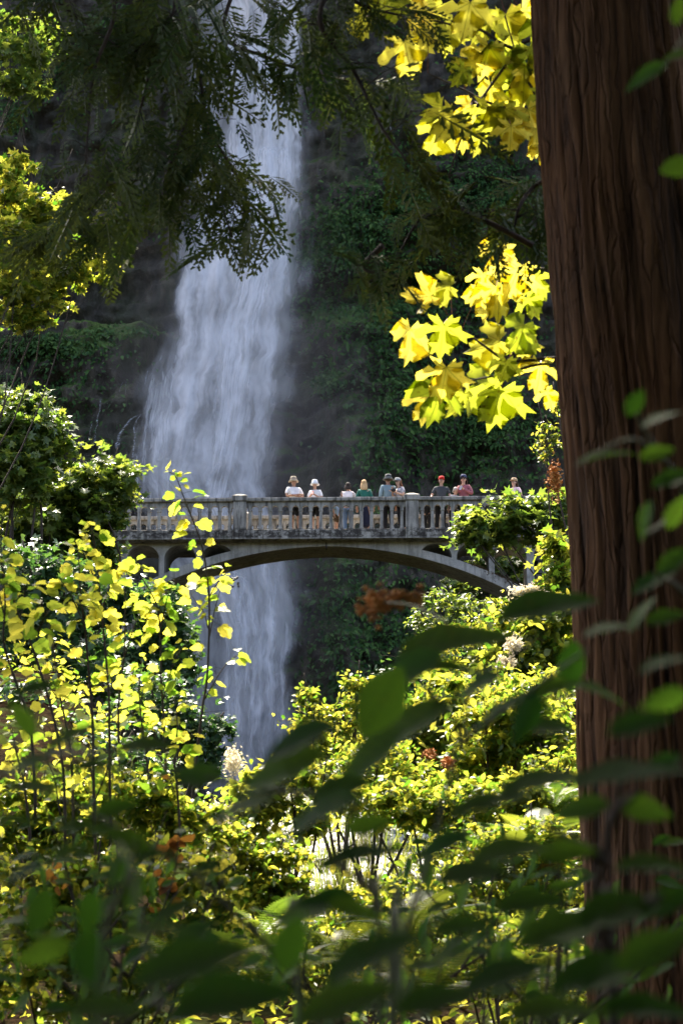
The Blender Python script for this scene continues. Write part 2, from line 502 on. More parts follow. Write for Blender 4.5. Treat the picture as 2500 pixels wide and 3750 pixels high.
def build_waterfall():
    m1 = water_mat('white_water', 1.15, 0.34, 0.34, 0.68, 1.0, 1.0)
    m2 = water_mat('water_veil', 1.0, 0.22, 0.18, 0.72, 4.0, 0.78, (0.86, 0.87, 0.87))
    m3 = water_mat('water_threads', 2.0, 0.4, 0.42, 0.72, 8.0, 0.85)
    veil = water_sheet('waterfall', [(-150, 640, 1200, .9), (300, 620, 1220, .9), (700, 600, 1220, 1.), (1000, 560, 1200, 1.), (1250, 520, 1190, 1.), (1500, 430, 1120, 1.), (1800, 380, 1100, 1.), (2100, 540, 1180, 1.), (2400, 600, 1180, .95), (2750, 640, 1150, .9), (3050, 660, 1130, .8)],
                       88.5, m2, None, bulge=0.6, edge=0.8, seed=1.0)
    tag(veil, kind='structure')
    water_sheet('main_fall', [(-150, 750, 1130, 1.0), (250, 780, 1140, 1.05), (600, 800, 1140, 1.1), (850, 640, 1120, 1.1), (1050, 590, 1120, 1.1), (1250, 570, 1110, 1.05), (1500, 500, 1070, 1.0), (1750, 460, 1040, .95), (2050, 700, 1080, .85), (2300, 760, 1120, .9), (2750, 780, 1080, .85), (3050, 790, 1070, .8)],
                87.2, m1, veil, bulge=1.0, edge=0.6, seed=3.0, rough=0.5)
    water_sheet('core_plume', [(450, 880, 1110, .8), (650, 890, 1090, 1.2), (900, 860, 1060, 1.15), (1150, 770, 1010, 1.0), (1400, 740, 970, 1.05), (1600, 740, 930, 1.0), (1850, 690, 880, .9), (2100, 800, 980, .75), (2450, 800, 1000, .85), (2750, 820, 960, .75), (3050, 830, 950, .7)],
                86.4, m1, veil, nu=40, bulge=0.6, edge=0.9, seed=6.0, rough=0.4)
    water_sheet('left_cascade', [(1180, 520, 660, .1), (1260, 480, 680, .7), (1380, 480, 720, .95), (1500, 440, 720, 1.0), (1700, 390, 720, .95), (1900, 400, 720, .9)],
                86.6, m3, veil, nu=40, nv=70, bulge=0.5, edge=0.9, seed=9.0)
    # separate threads: running down the rock on the left, and bright runs within the fall
    runs = [([(560, 1300), (530, 1400), (520, 1480)], 10), ([(640, 1340), (590, 1430), (560, 1500), (490, 1530), (440, 1590), (425, 1680)], 16),
            ([(560, 1490), (500, 1540), (490, 1640), (480, 1700)], 9), ([(375, 1430), (362, 1520), (350, 1580), (345, 1650)], 7),
            ([(345, 1530), (330, 1590), (322, 1630)], 4), ([(462, 1370), (463, 1440), (466, 1510)], 4), ([(405, 1340), (408, 1390)], 5),
            ([(640, 1590), (600, 1620), (590, 1650)], 9), ([(830, 1600), (815, 1680), (770, 1740), (745, 1830)], 13), ([(800, 1320), (795, 1400), (785, 1500), (790, 1570)], 12),
            ([(905, 2070), (890, 2160), (870, 2240), (880, 2330)], 15), ([(1010, 2060), (1005, 2200), (990, 2400)], 10),
            ([(640, 650), (638, 700), (650, 760)], 6), ([(1420, 400), (1428, 450), (1432, 500)], 4), ([(460, 1390), (440, 1420), (432, 1450)], 4)]
    mt = water_mat('water_run', 1.6, 2.2, 0.42, 0.84, 2.0, 0.6, (0.88, 0.92, 0.97))
    for q, (pts, w) in enumerate(runs):
        path = smooth_path([Vector((x, 0, y)) for x, y in pts], 10)
        rows = []; V = []; UVc = []; D = []; nu = 7; n = len(path)
        for j, p in enumerate(path):
            jit = 5 * fbm(j * 0.35, q * 3.1, 0, 2)
            ww = w * (0.55 + 0.8 * j / n) * (1 + 0.5 * fbm(j * 0.5, q * 1.7, 4, 2))
            base = pix(p.x, p.z, 86.0)
            yl = cliff_y(base.x, base.z) if p.x < 640 and p.z < 1720 or p.x > 1300 else 86.0 - 0.07 * max(0, 36 - base.z) - 1.5
            for i in range(nu):
                s = 2 * i / (nu - 1) - 1
                V.append(tuple(pix(p.x + jit + s * ww, p.z, yl - 0.25 - 0.3 * (1 - s * s)))); UVc.append((s * 1.3, j * 0.25))
                D.append(max(0, 1 - s * s) * min(1, j / 3, (n - 1 - j) / 5) * 1.15)
        T = np.array([(j * nu + i, j * nu + i + 1, (j + 1) * nu + i + 1, (j + 1) * nu + i) for j in range(n - 1) for i in range(nu - 1)])
        me = mesh_np('water_thread', np.array(V), T, True, uv=np.array(UVc))
        a = me.attributes.new('dens', 'FLOAT', 'POINT'); a.data.foreach_set('value', np.array(D, dtype=np.float32))
        link('water_thread', me, mt, veil)


build_ground()
build_cliff()
build_waterfall()


def mist():
    """spray hanging round the fall: a soft-edged cloud of droplets"""
    m = bpy.data.materials.new('spray_mist'); m.use_nodes = True; t = m.node_tree; t.nodes.clear(); nt = NT(t)
    out = nt.n('ShaderNodeOutputMaterial'); pv = nt.n('ShaderNodeVolumePrincipled')
    tc = nt.n('ShaderNodeTexCoord').outputs['Object']
    ln = nt.n('ShaderNodeVectorMath', operation='LENGTH'); nt.l(tc, ln.inputs[0])
    f = nt.m('SUBTRACT', 1.0, ln.outputs['Value'], clamp=True)
    nz = nt.noise(nt.mapping(tc, (2.5, 2.5, 3.5)), 1.0, 2)
    d = nt.m('MULTIPLY', nt.m('MULTIPLY', nt.m('POWER', f, 1.3), nt.ramp(nz, [(0.3, 0.35), (0.7, 1.0)])), 0.062)
    nt.l(d, pv.inputs['Density']); pv.inputs['Color'].default_value = (0.95, 0.95, 0.95, 1); pv.inputs['Anisotropy'].default_value = 0.2
    nt.l(pv.outputs[0], out.inputs['Volume'])
    mb = MB(); mb.sphere((0, 0, 0), 1.0, 20, 12)
    o = mb.build('mist', m)
    c = pix(880, 1650, 84); o.location = c; o.scale = (7.6, 4.5, 16)
    tag(o, kind='stuff'); o['label'] = 'pale spray drifting round the waterfall'; o['category'] = 'mist'


mist()

# ================================================================== the bridge
BY = 64.0                                                  # near face of the near parapet
B0 = pix(1193, 1822, BY)                                   # middle of the near rail's top edge
BRIDGE_YAW = R(-1.6)


def concrete_mat(name, seed=0.0, base=(0.41, 0.375, 0.31), stain=0.8):
    m, nt, bs, out = new_mat(name)
    geo = nt.n('ShaderNodeNewGeometry'); sb = nt.n('ShaderNodeVectorMath', operation='SUBTRACT'); nt.l(geo.outputs['Position'], sb.inputs[0]); sb.inputs[1].default_value = tuple(B0)
    tc = sb.outputs[0]
    big = nt.noise(nt.mapping(tc, (1, 1, 1), (seed, 0, 0)), 1.3, 5, 0.6)
    streak = nt.noise(nt.mapping(tc, (7, 7, 0.9), (seed, 2, 0)), 1.0, 5, 0.65)
    fine = nt.noise(tc, 30, 4, 0.6)
    lo = tuple(c * 0.6 for c in base); hi = tuple(min(1, c * 1.2) for c in base)
    c = nt.ramp(big, [(0.3, lo), (0.7, hi)])
    c = nt.mix(nt.m('MULTIPLY', nt.ramp(streak, [(0.46, 0.0), (0.62, 1.0)]), stain), c, (0.050, 0.044, 0.034))
    sx = nt.n('ShaderNodeSeparateXYZ'); nt.l(tc, sx.inputs[0])
    # dirt and moss along the plinth, under the balusters
    z = sx.outputs[2]
    band = nt.m('MULTIPLY', nt.ramp(nt.m('ADD', nt.m('MULTIPLY', z, 1.0), 2.0), [(0.0, 0.0), (0.60, 0.0), (0.66, 1.0), (0.90, 1.0), (0.99, 0.0)]), 1.0)
    blot = nt.ramp(nt.noise(nt.mapping(tc, (3.2, 3.2, 4.0), (seed, 7, 0)), 1.0, 5, 0.7), [(0.47, 1.0), (0.60, 0.0)])
    c = nt.mix(nt.m('MULTIPLY', nt.m('MULTIPLY', band, blot), 0.9), c, (0.022, 0.017, 0.012))
    grn = nt.ramp(nt.noise(nt.mapping(tc, (2, 2, 2), (3, seed, 0)), 1.0, 4), [(0.58, 0.0), (0.72, 0.5)])
    c = nt.mix(grn, c, (0.10, 0.11, 0.07))
    c = nt.mix(nt.ramp(fine, [(0.35, 0.25), (0.6, 0.0)]), c, (0.10, 0.09, 0.08))
    nt.l(c, bs.inputs['Base Color']); bs.inputs['Roughness'].default_value = 0.9
    bs.inputs['Specular IOR Level'].default_value = 0.25
    b = nt.n('ShaderNodeBump', i_Strength=0.5, i_Distance=0.015); nt.l(nt.m('ADD', fine, nt.m('MULTIPLY', streak, 0.7)), b.inputs['Height']); nt.l(b.outputs[0], bs.inputs['Normal'])
    return m


def extrados(x):
    return -1.32 - 1.62 * (abs(x) / 6.43) ** 2.15


OPEN = []
for c0, c1 in ((3.09, 4.15), (4.32, 5.38), (5.56, 6.62), (6.86, 7.9)):
    OPEN += [(c0, c1), (-c1, -c0)]


def build_bridge():
    con = concrete_mat('weathered_concrete', 0.0)
    con2 = concrete_mat('arch_concrete', 5.0, (0.52, 0.48, 0.41), 0.4)
    root = empty('footbridge', B0, 'grey concrete arch footbridge with balustrade crossing in front of the waterfall', 'bridge')
    root.rotation_euler = (0, 0, BRIDGE_YAW)
    XL, XR = -9.6, 9.6
    # deck slab
    MB().box(XL, XR, 0.262, 2.42, -1.33, -1.05).build('deck', con, root)
    MB().box(XL, XR, 0.05, 2.65, -1.42, -1.335).build('deck_soffit', con, root)
    # arch barrel
    mb = MB(); n = 96; y0, y1 = 0.47, 2.2
    ring = []
    for i in range(n + 1):
        x = -7.3 + 14.6 * i / n
        ze = extrados(x) - 0.02; zb = ze - 0.21 - 0.15 * abs(x) / 6.43
        ring.append([(x, y0, ze), (x, y0, zb + 0.015), (x, y0 + 0.015, zb), (x, y1, zb), (x, y1, ze)])
    mb.loft(ring)
    arch = mb.build('arch', con2, root)
    MB().box(-0.02, 0.02, y0 - 0.012, y0 + 0.3, -1.62, -1.36).build('crown_joint', simple_mat('dark_joint_mortar', (0.06, 0.055, 0.05)), arch)  # dark joint in the arch face at the crown
    # spandrel walls with round-headed openings
    def zbot(x):
        for a, b in OPEN:
            if a <= x <= b:
                c, h = (a + b) / 2, (b - a) / 2
                t = -1.47 - 0.44 * (1 - math.sqrt(max(0, 1 - ((x - c) / h) ** 2)))
                return max(t, extrados(x) - 0.03) if abs(x) < 6.43 else t
        return extrados(x) - 0.03 if abs(x) < 6.43 else -5.2
    xs = set(np.round(np.linspace(-9.4, 9.4, 500), 4).tolist())
    for a, b in OPEN:
        c, h = (a + b) / 2, (b - a) / 2
        for k in range(25): xs.add(round(c - h * math.cos(math.pi * k / 24), 4))
        xs.update((a - 0.0006, b + 0.0006))
    xs = sorted(xs)
    mb = MB(); y0, y1 = 0.485, 2.18
    for x in xs:
        zb = zbot(x); mb.v += [(x, y0, -1.422), (x, y0, zb), (x, y1, zb), (x, y1, -1.422)]
    for i in range(len(xs) - 1):
        a, b = i * 4, i * 4 + 4
        if abs(mb.v[a + 1][2] + 1.422) < 1e-3 and abs(mb.v[b + 1][2] + 1.422) < 1e-3: continue
        mb.f += [(a, a + 1, b + 1, b), (a + 1, a + 2, b + 2, b + 1), (a + 2, a + 3, b + 3, b + 2)]
    mb.build('spandrel_wall', con2, root)
    # parapets
    pitch = 5.7 / 17.0
    posts = [-8.55, -2.85, 2.85, 8.55]
    bals = []
    for a in posts[:-1]:
        bals += [a + pitch * (k + 0.0) for k in range(1, 17)]
    bals += [posts[-1] + pitch * k for k in (1, 2)] + [posts[0] - pitch * k for k in (1, 2)]
    w = 0.058
    # baluster: chamfered shaft, capital and foot
    bm_ = MB(); rings = []
    for z, hw, hd, ch in ((-1.072, .080, .085, .01), (-1.03, .080, .085, .01), (-1.0, .062, .07, .018), (-.72, .056, .062, .022), (-.46, .052, .058, .022), (-.45, .068, .072, .012), (-.41, .068, .072, .012), (-.40, .060, .066, .012), (-.345, .062, .07, .01)):
        rings.append([(-hw + ch, -hd, z), (hw - ch, -hd, z), (hw, -hd + ch, z), (hw, hd - ch, z), (hw - ch, hd, z), (-hw + ch, hd, z), (-hw, hd - ch, z), (-hw, -hd + ch, z)])
    bm_.loft(rings); bal_me = bm_.mesh('baluster'); bal_me.materials.append(con)
    pm = MB(); rings = []
    for z, h in ((-1.42, .225), (-1.36, .225), (-.30, .212), (-.14, .212)):
        rings.append([(-h + .02, -h, z), (h - .02, -h, z), (h, -h + .02, z), (h, h - .02, z), (h - .02, h, z), (-h + .02, h, z), (-h, h - .02, z), (-h, -h + .02, z)])
    pm.loft(rings); post_me = pm.mesh('post'); post_me.materials.append(con)
    pc = MB(); rings = []
    for z, h in ((-.14, .235), (-.11, .262), (.03, .262), (.06, .25), (.15, .06)):
        rings.append([(-h, -h, z), (h, -h, z), (h, h, z), (-h, h, z)])
    pc.loft(rings); cap_me = pc.mesh('post_cap'); cap_me.materials.append(con)
    rail = MB(); seg = [(-.05, -.13), (-.075, -.11), (-.085, -.03), (-.07, 0.0), (.27, 0.0), (.285, -.03), (.275, -.11), (.25, -.13)]
    rail.loft([[(x, a, b) for a, b in seg] for x in np.linspace(XL, XR, 90)])
    rail_me = rail.mesh('handrail')
    # jitter the rail's edge a little: chipped, weathered
    for v in rail_me.vertices:
        v.co.z += 0.006 * fbm(v.co.x * 3, v.co.y * 9, 0, 2); v.co.y += 0.006 * fbm(v.co.x * 3, 4, v.co.z * 9, 2)
    rail_me.materials.append(con)
    pl = MB()
    segp = [(-.035, -1.40), (-.035, -1.10), (-.015, -1.072), (.215, -1.072), (.235, -1.10), (.235, -1.40)]
    pl.loft([[(x, a, b) for a, b in segp] for x in np.linspace(XL, XR, 120)])
    plinth_me = pl.mesh('parapet')
    for v in plinth_me.vertices: v.co.y += 0.012 * fbm(v.co.x * 2.2, v.co.z * 4, 2, 3)
    plinth_me.materials.append(con)
    # header with a round arch over every gap
    hd = MB(); xs2 = set()
    allp = sorted(bals + posts)
    gaps = [(a + (w if a in bals else .17), b - (w if b in bals else .17)) for a, b in zip(allp[:-1], allp[1:])]
    hx = []
    for a, b in gaps:
        c, h = (a + b) / 2, (b - a) / 2
        for k in range(13):
            t = math.pi * k / 12
            hx.append((c - h * math.cos(t), -.37 + min(h, .115) * math.sin(t)))
    pts = [(XL, -.37)] + hx + [(XR, -.37)]
    for x, z in pts: hd.v += [(x, .03, -.12), (x, .03, z), (x, .165, z), (x, .165, -.12)]
    for i in range(len(pts) - 1):
        a, b = i * 4, i * 4 + 4
        hd.f += [(a, a + 1, b + 1, b), (a + 1, a + 2, b + 2, b + 1), (a + 2, a + 3, b + 3, b + 2)]
    head_me = hd.mesh('arched_header'); head_me.materials.append(con)
    for yy, lab in ((0.0, None), (2.45, None)):
        par = link('parapet', plinth_me, None, root, (0, yy, 0))
        link('handrail', rail_me, None, par)
        link('arched_header', head_me, None, par)
        for i, x in enumerate(bals):
            b = link('baluster', bal_me, None, par, (x, 0.1, 0))
            b.rotation_euler = (0, 0, random.uniform(-.05, .05))
        for x in posts:
            link('post', post_me, None, par, (x, 0.1, 0)); link('post_cap', cap_me, None, par, (x, 0.1, 0))
    # abutments
    for s in (-1, 1):
        mb = MB()
        x0, x1 = sorted((s * 7.0, s * 13.0))
        for r_ in range(9):
            z = -5.4 + r_ * 0.42; x = x0 + (0.0 if r_ % 2 else -0.3)
            while x < x1:
                ww = random.uniform(.5, .9); d = random.uniform(-.05, .05)
                mb.box(x + .012, min(x + ww, x1) - .012, 0.75 + d, 2.0, z + .012, z + .41); x += ww
        mb.build('abutment', concrete_mat('rubble_stone', 3.0 + s, (0.14, 0.13, 0.12)), root)
    # moss hanging on the arch's right haunch
    mossm = simple_mat('dry_moss', (0.11, 0.07, 0.03), 1.0, 0.5, 8)
    N = 1500; xs_ = RNG.uniform(4.7, 6.9, N)
    V = []; T = []
    for i, x in enumerate(xs_):
        z = extrados(x); y = RNG.uniform(.44, .9) ; L = RNG.uniform(.05, .16)
        if y < .5: z -= abs(RNG.normal(0, .09)) * (1.4 if x > 5.2 else .5)
        a = RNG.uniform(0, 6.28); dx, dy = .02 * math.cos(a), .02 * math.sin(a)
        b = len(V); V += [(x - dx, y - dy - .0, z), (x + dx, y + dy, z), (x + RNG.normal(0, .05), y - RNG.uniform(0, .08), z + RNG.uniform(-.3, 1) * L)]; T.append((b, b + 1, b + 2))
    o = link('moss', mesh_np('moss', np.array(V), np.array(T)), mossm, root); o['kind'] = 'stuff'
    return root


BRIDGE = build_bridge()

# ================================================================== vegetation
def nrm(a): return a / np.maximum(np.linalg.norm(a, axis=-1, keepdims=True), 1e-9)


SN = np.array(S)


def frames(n, tip):
    """rotation matrices whose z axis is the leaf normal and whose y axis runs to the tip"""
    z = nrm(n); y = tip - (tip * z).sum(-1, keepdims=True) * z; y = nrm(y)
    x = np.cross(y, z)
    return np.stack([x, y, z], axis=-1)


def rand_frames(N, mean, spread, rng, tipmean=(0, 0, 0), tipspread=1.0):
    n = np.array(mean)[None, :] + spread * rng.normal(size=(N, 3))
    t = np.array(tipmean)[None, :] + tipspread * rng.normal(size=(N, 3))
    return frames(n, t)


def scatter(name, tmpl, M, L, Sz, rnd, mat, parent=None, off=(0, 0, 0)):
    tv, tf = tmpl
    V = (np.asarray(L) - np.array(off))[:, None, :] + np.asarray(Sz)[:, None, None] * np.einsum('nij,vj->nvi', M, tv)
    N, k = V.shape[0], tv.shape[0]
    T = (tf[None, :, :] + (np.arange(N) * k)[:, None, None]).reshape(-1, 3)
    me = mesh_np(name, V.reshape(-1, 3), T, False, rnd=np.repeat(rnd, k), uv=np.tile(tv[:, :2], (N, 1)))
    return link(name, me, mat, parent)


def scatter_multi(name, tmpls, M, L, Sz, rnd, mat, parent=None, off=(0, 0, 0)):
    VV, TT, RR, UU, b = [], [], [], [], 0
    for k, (tv, tf) in enumerate(tmpls):
        s = np.arange(len(L)) % len(tmpls) == k
        if not s.any(): continue
        V = (np.asarray(L)[s] - np.array(off))[:, None, :] + np.asarray(Sz)[s][:, None, None] * np.einsum('nij,vj->nvi', M[s], tv)
        n, q = V.shape[:2]
        TT.append((tf[None] + (np.arange(n) * q)[:, None, None]).reshape(-1, 3) + b); VV.append(V.reshape(-1, 3)); RR.append(np.repeat(np.asarray(rnd)[s], q)); UU.append(np.tile(tv[:, :2], (n, 1))); b += n * q
    return link(name, mesh_np(name, np.vstack(VV), np.vstack(TT), False, rnd=np.concatenate(RR), uv=np.vstack(UU)), mat, parent)


# ---- leaf templates (verts, triangles); stem at the origin, tip along +y
def tri_poly(pts):
    me = bpy.data.meshes.new('tmp'); b = bmesh.new()
    f = b.faces.new([b.verts.new((x, y, 0)) for x, y in pts])
    bmesh.ops.triangulate(b, faces=[f], ngon_method='BEAUTY'); b.verts.index_update()
    V = np.array([tuple(v.co) for v in b.verts]); T = np.array([[v.index for v in f_.verts] for f_ in b.faces]); b.free()
    bpy.data.meshes.remove(me)
    return V, T


MAPLE_HALF = [(0.0, 0.0), (0.08, -0.10), (0.22, -0.29), (0.25, -0.17), (0.48, -0.24), (0.40, -0.09), (0.26, -0.02), (0.11, 0.06), (0.34, 0.09), (0.48, 0.02), (0.58, 0.15),
              (0.88, 0.26), (0.72, 0.35), (0.78, 0.52), (0.58, 0.45), (0.42, 0.34), (0.24, 0.28), (0.07, 0.19), (0.09, 0.42), (0.12, 0.55), (0.36, 0.62), (0.23, 0.70), (0.28, 0.88), (0.12, 0.82), (0.0, 1.08)]


def maple_template(fold=0.25, droop=0.25, seed=0):
    rg = random.Random(seed)
    h = [(x * (1 + rg.uniform(-.06, .06)), y + rg.uniform(-.02, .02)) for x, y in MAPLE_HALF]; h[0] = (0, 0); h[-1] = (0, h[-1][1])
    h2 = [(-x * (1 + rg.uniform(-.12, .12)), y + rg.uniform(-.03, .03)) for x, y in MAPLE_HALF]; h2[0] = (0, 0); h2[-1] = h[-1]
    V1, T1 = tri_poly(h); V2, T2 = tri_poly(h2[::-1])
    V = np.vstack([V1, V2]); T = np.vstack([T1, T2 + len(V1)])
    # split once so that the blade can curl
    V, T = subdivide(V, T)
    r2 = (V[:, 0] ** 2 + (V[:, 1] - .2) ** 2)
    ang = np.arctan2(V[:, 0], V[:, 1] + .001)
    V[:, 2] = fold * np.abs(V[:, 0]) * .5 - droop * r2 + 0.05 * np.cos(ang * 6.2) * np.sqrt(r2) + .04 * np.sin(V[:, 0] * 7 + seed) * np.cos(V[:, 1] * 6 + seed)
    return V, T


def subdivide(V, T):
    V = [tuple(v) for v in V]; cache = {}; out = []
    def mid(a, b):
        k = (min(a, b), max(a, b))
        if k not in cache:
            cache[k] = len(V); V.append(tuple((np.array(V[a]) + np.array(V[b])) / 2))
        return cache[k]
    for a, b, c in T:
        ab, bc, ca = mid(a, b), mid(b, c), mid(c, a)
        out += [(a, ab, ca), (ab, b, bc), (ca, bc, c), (ab, bc, ca)]
    return np.array(V), np.array(out)


def ovate_template(n=6, width=0.5, fold=0.25, curl=0.25, peak=0.42, wave=0.0):
    ys = np.linspace(0, 1, n + 1); V = []; T = []
    def hw(y):
        t = (y / peak) if y < peak else (1 - (y - peak) / (1 - peak))
        return width / 2 * (math.sin(max(t, 0) * math.pi / 2) ** (0.75 if y < peak else 1.0))
    for i, y in enumerate(ys):
        w = hw(y); z = -curl * y * y
        V += [(0, y, z), (-w, y, z + fold * w + wave * math.sin(i * 2.1)), (w, y, z + fold * w - wave * math.sin(i * 2.6))]
    for i in range(n):
        a, b = i * 3, i * 3 + 3
        for s in (1, 2):
            q = (a, b, b + s, a + s)
            if i == 0: T.append((a, b, b + s) if s == 2 else (a, b + s, b))
            elif i == n - 1: T.append((a, b, a + s) if s == 2 else (a, a + s, b))
            else: T += [(a, b, b + s), (a, b + s, a + s)] if s == 2 else [(a, b + s, b), (a, a + s, b + s)]
    return np.array(V), np.array(T)


def lobed_template(lobes, fold=0.2, curl=0.2, petiole=0.0):
    """fan leaf from an outline [(angle from tip, radius)] on one side, mirrored"""
    c = (0, 0.38, 0.0); half = [(math.sin(R(a)) * r, 0.38 + math.cos(R(a)) * r) for a, r in lobes]
    pts = half + [(-x, y) for x, y in reversed(half) if abs(x) > 1e-4]
    V = [c] + [(x, y, 0) for x, y in pts]; n = len(pts)
    T = [(0, 1 + i, 1 + (i + 1) % n) for i in range(n)]
    V = np.array(V, dtype=float)
    V[:, 2] = fold * np.abs(V[:, 0]) - curl * V[:, 1] ** 2
    if petiole:
        b = len(V); V = np.vstack([V, [(-.02, 0.02, 0), (.02, 0.02, 0), (0, -petiole, -.05)]]); T.append((b, b + 1, b + 2))
    return V, np.array(T)


T_MAPLES = [maple_template(.25, .28, 1), maple_template(.5, .1, 2), maple_template(.1, .5, 3)]
T_OV = ovate_template(6, .46, .3, .25)
T_OVW = ovate_template(6, .62, .25, .3, .45)
T_OV3 = ovate_template(3, .5, .3, .25)
T_LANCE = ovate_template(7, .34, .35, .35, .38, .01)
T_CURR = lobed_template([(0, .62), (18, .55), (32, .46), (50, .56), (72, .54), (92, .42), (112, .50), (140, .46), (165, .38), (180, .34)], .22, .25, .25)
T_STAR = lobed_template([(0, .66), (24, .30), (50, .62), (78, .28), (104, .52), (150, .36), (180, .30)], .3, .3)
T_ROUND = lobed_template([(0, .58), (45, .5), (90, .44), (135, .44), (180, .38)], .25, .3)


def spray_template(pairs=9, sub=2, wid=0.027, side=.28, sublen=.10, ang=38, droop=.22, seed=0):
    rj = random.Random(seed)
    """flat cedar spray: axis, side branchlets, scale-leaf twiglets"""
    V, T = [], []
    def dia(p, q, w):
        d = (q[0] - p[0], q[1] - p[1]); L = math.hypot(*d) or 1; nx, ny = -d[1] / L * w, d[0] / L * w
        m = (p[0] * .5 + q[0] * .5, p[1] * .5 + q[1] * .5); b = len(V)
        V.extend([(p[0], p[1], 0), (m[0] + nx, m[1] + ny, .006), (q[0], q[1], 0), (m[0] - nx, m[1] - ny, .006)]); T.extend([(b, b + 1, b + 2), (b, b + 2, b + 3)])
    dia((0, 0), (0, 1), .011)
    for i in range(pairs * 2):
        t = .08 + .9 * i / (pairs * 2); s = 1 if i % 2 else -1
        L = (side * (1 - t) ** .6 + .03) * (0.5 + .5 * min(1, t / .2)) * rj.uniform(.6, 1.25); a = R(ang + 10 * (1 - t) + rj.uniform(-9, 9)); t += rj.uniform(-.018, .018)
        p = (0, t); q = (s * math.sin(a) * L, t + math.cos(a) * L)
        dia(p, q, wid * (.6 + .4 * L / side))
        for k in range(sub):
            f = (k + .9) / (sub + .9); s2 = -1 if k % 2 else 1
            b = (p[0] + (q[0] - p[0]) * f, p[1] + (q[1] - p[1]) * f); a2 = s * a + s2 * R(32)
            l2 = sublen * (1 - f * .4) * (L / side) ** .7
            dia(b, (b[0] + math.sin(a2) * l2, b[1] + math.cos(a2) * l2), wid * .75)
    V = np.array(V); V[:, 2] += -droop * V[:, 1] ** 2 - .5 * V[:, 0] ** 2
    return V, np.array(T)


T_SPRAYS = [spray_template(seed=k, pairs=8 + k % 3, side=(.28, .22, .33)[k % 3], droop=(.2, .35, .1)[k % 3]) for k in range(5)]
T_SPRAY_FAR = spray_template(6, 1, .05, .4, .18)


def frond_template(pairs=26, arch=.55):
    V, T = [], []
    def zz(y): return arch * (y - y * y * 1.25)
    for i in range(pairs):
        t = .1 + .88 * i / pairs; L = .26 * math.sin(math.pi * min(1, (t * .8 + .16))) ** .8 * (1 - t * .35)
        for s in (-1, 1):
            b = len(V); z = zz(t); w = .4 / pairs
            V += [(0, t - w * .5, z), (0, t + w * .7, z), (s * L, t + .06 + w, z - .06 * L / .2), (s * L * .5, t - w * .35 + .02, z - .02)]
            T += [(b, b + 3, b + 2), (b, b + 2, b + 1)] if s > 0 else [(b, b + 2, b + 3), (b, b + 1, b + 2)]
    n = 8
    for i in range(n):
        y0, y1 = i / n, (i + 1) / n; b = len(V); w = .008
        V += [(-w, y0, zz(y0)), (w, y0, zz(y0)), (w, y1, zz(y1)), (-w, y1, zz(y1))]; T += [(b, b + 1, b + 2), (b, b + 2, b + 3)]
    return np.array(V), np.array(T)


T_FROND = frond_template()

# ---- leaf materials
LM_MAPLE = leaf_mat('maple_leaf', (0.10, 0.14, 0.02), (0.15, 0.16, 0.02), (0.34, 0.42, 0.02), (0.94, 0.76, 0.10), .66, .6, obj=True, vein='palm', spot=.75, spec=.3)
LM_CURR = leaf_mat('currant_leaf', (0.07, 0.12, 0.015), (0.11, 0.16, 0.02), (0.15, 0.33, 0.02), (0.84, 0.73, 0.08), .60, .40, obj=True, vein='palm', spot=.25)
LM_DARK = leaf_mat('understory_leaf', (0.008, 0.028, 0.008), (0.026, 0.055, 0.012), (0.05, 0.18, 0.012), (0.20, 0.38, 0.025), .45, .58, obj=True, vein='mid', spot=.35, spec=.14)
LM_TREE = leaf_mat('tree_leaf', (0.055, 0.11, 0.03), (0.13, 0.17, 0.04), (0.16, 0.30, 0.03), (0.42, 0.46, 0.05), .42, .34)
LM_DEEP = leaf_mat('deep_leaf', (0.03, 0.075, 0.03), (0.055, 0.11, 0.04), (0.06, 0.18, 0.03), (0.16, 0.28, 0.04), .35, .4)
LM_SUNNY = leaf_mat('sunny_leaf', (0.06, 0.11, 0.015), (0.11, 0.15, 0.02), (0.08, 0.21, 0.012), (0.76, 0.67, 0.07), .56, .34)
LM_CEDAR = leaf_mat('cedar_scale', (0.028, 0.058, 0.014), (0.08, 0.09, 0.022), (0.06, 0.12, 0.012), (0.16, 0.20, 0.02), .28, .6, spec=.25)
LM_FERN = leaf_mat('fern_green', (0.05, 0.09, 0.015), (0.10, 0.12, 0.02), (0.10, 0.20, 0.015), (0.30, 0.34, 0.03), .42, .45, obj=True)
LM_CLIFF = leaf_mat('cliff_leaf', (0.02, 0.07, 0.018), (0.085, 0.17, 0.035), (0.02, 0.06, 0.015), (0.05, 0.12, 0.02), .25, .7, spec=.2)
LM_GRASS = leaf_mat('grass_blade', (0.08, 0.13, 0.02), (0.14, 0.17, 0.04), (0.25, 0.34, 0.03), (0.42, 0.42, 0.06), .45, .5)
M_BARK = simple_mat('twig_bark', (0.05, 0.035, 0.022), .85, .4, 20)
M_MOSSBARK = simple_mat('mossy_bark', (0.045, 0.045, 0.018), .95, .5, 9)
M_STEM = simple_mat('green_stem', (0.08, 0.09, 0.03), .6, .3, 14)
M_RED = simple_mat('red_petiole', (0.20, 0.05, 0.02), .5, .3, 14)
M_FLOWER = leaf_mat('cream_blossom', (0.70, 0.62, 0.44), (0.82, 0.76, 0.62), (0.7, 0.60, 0.36), (0.8, 0.72, 0.50), .45, .7)
M_SEED = simple_mat('rusty_seedhead', (0.42, 0.17, 0.03), .8, .45, 40)
M_DEAD = leaf_mat('dead_leaf', (0.16, 0.07, 0.02), (0.22, 0.10, 0.03), (0.20, 0.08, 0.015), (0.30, 0.15, 0.02), .5, .6, obj=True)


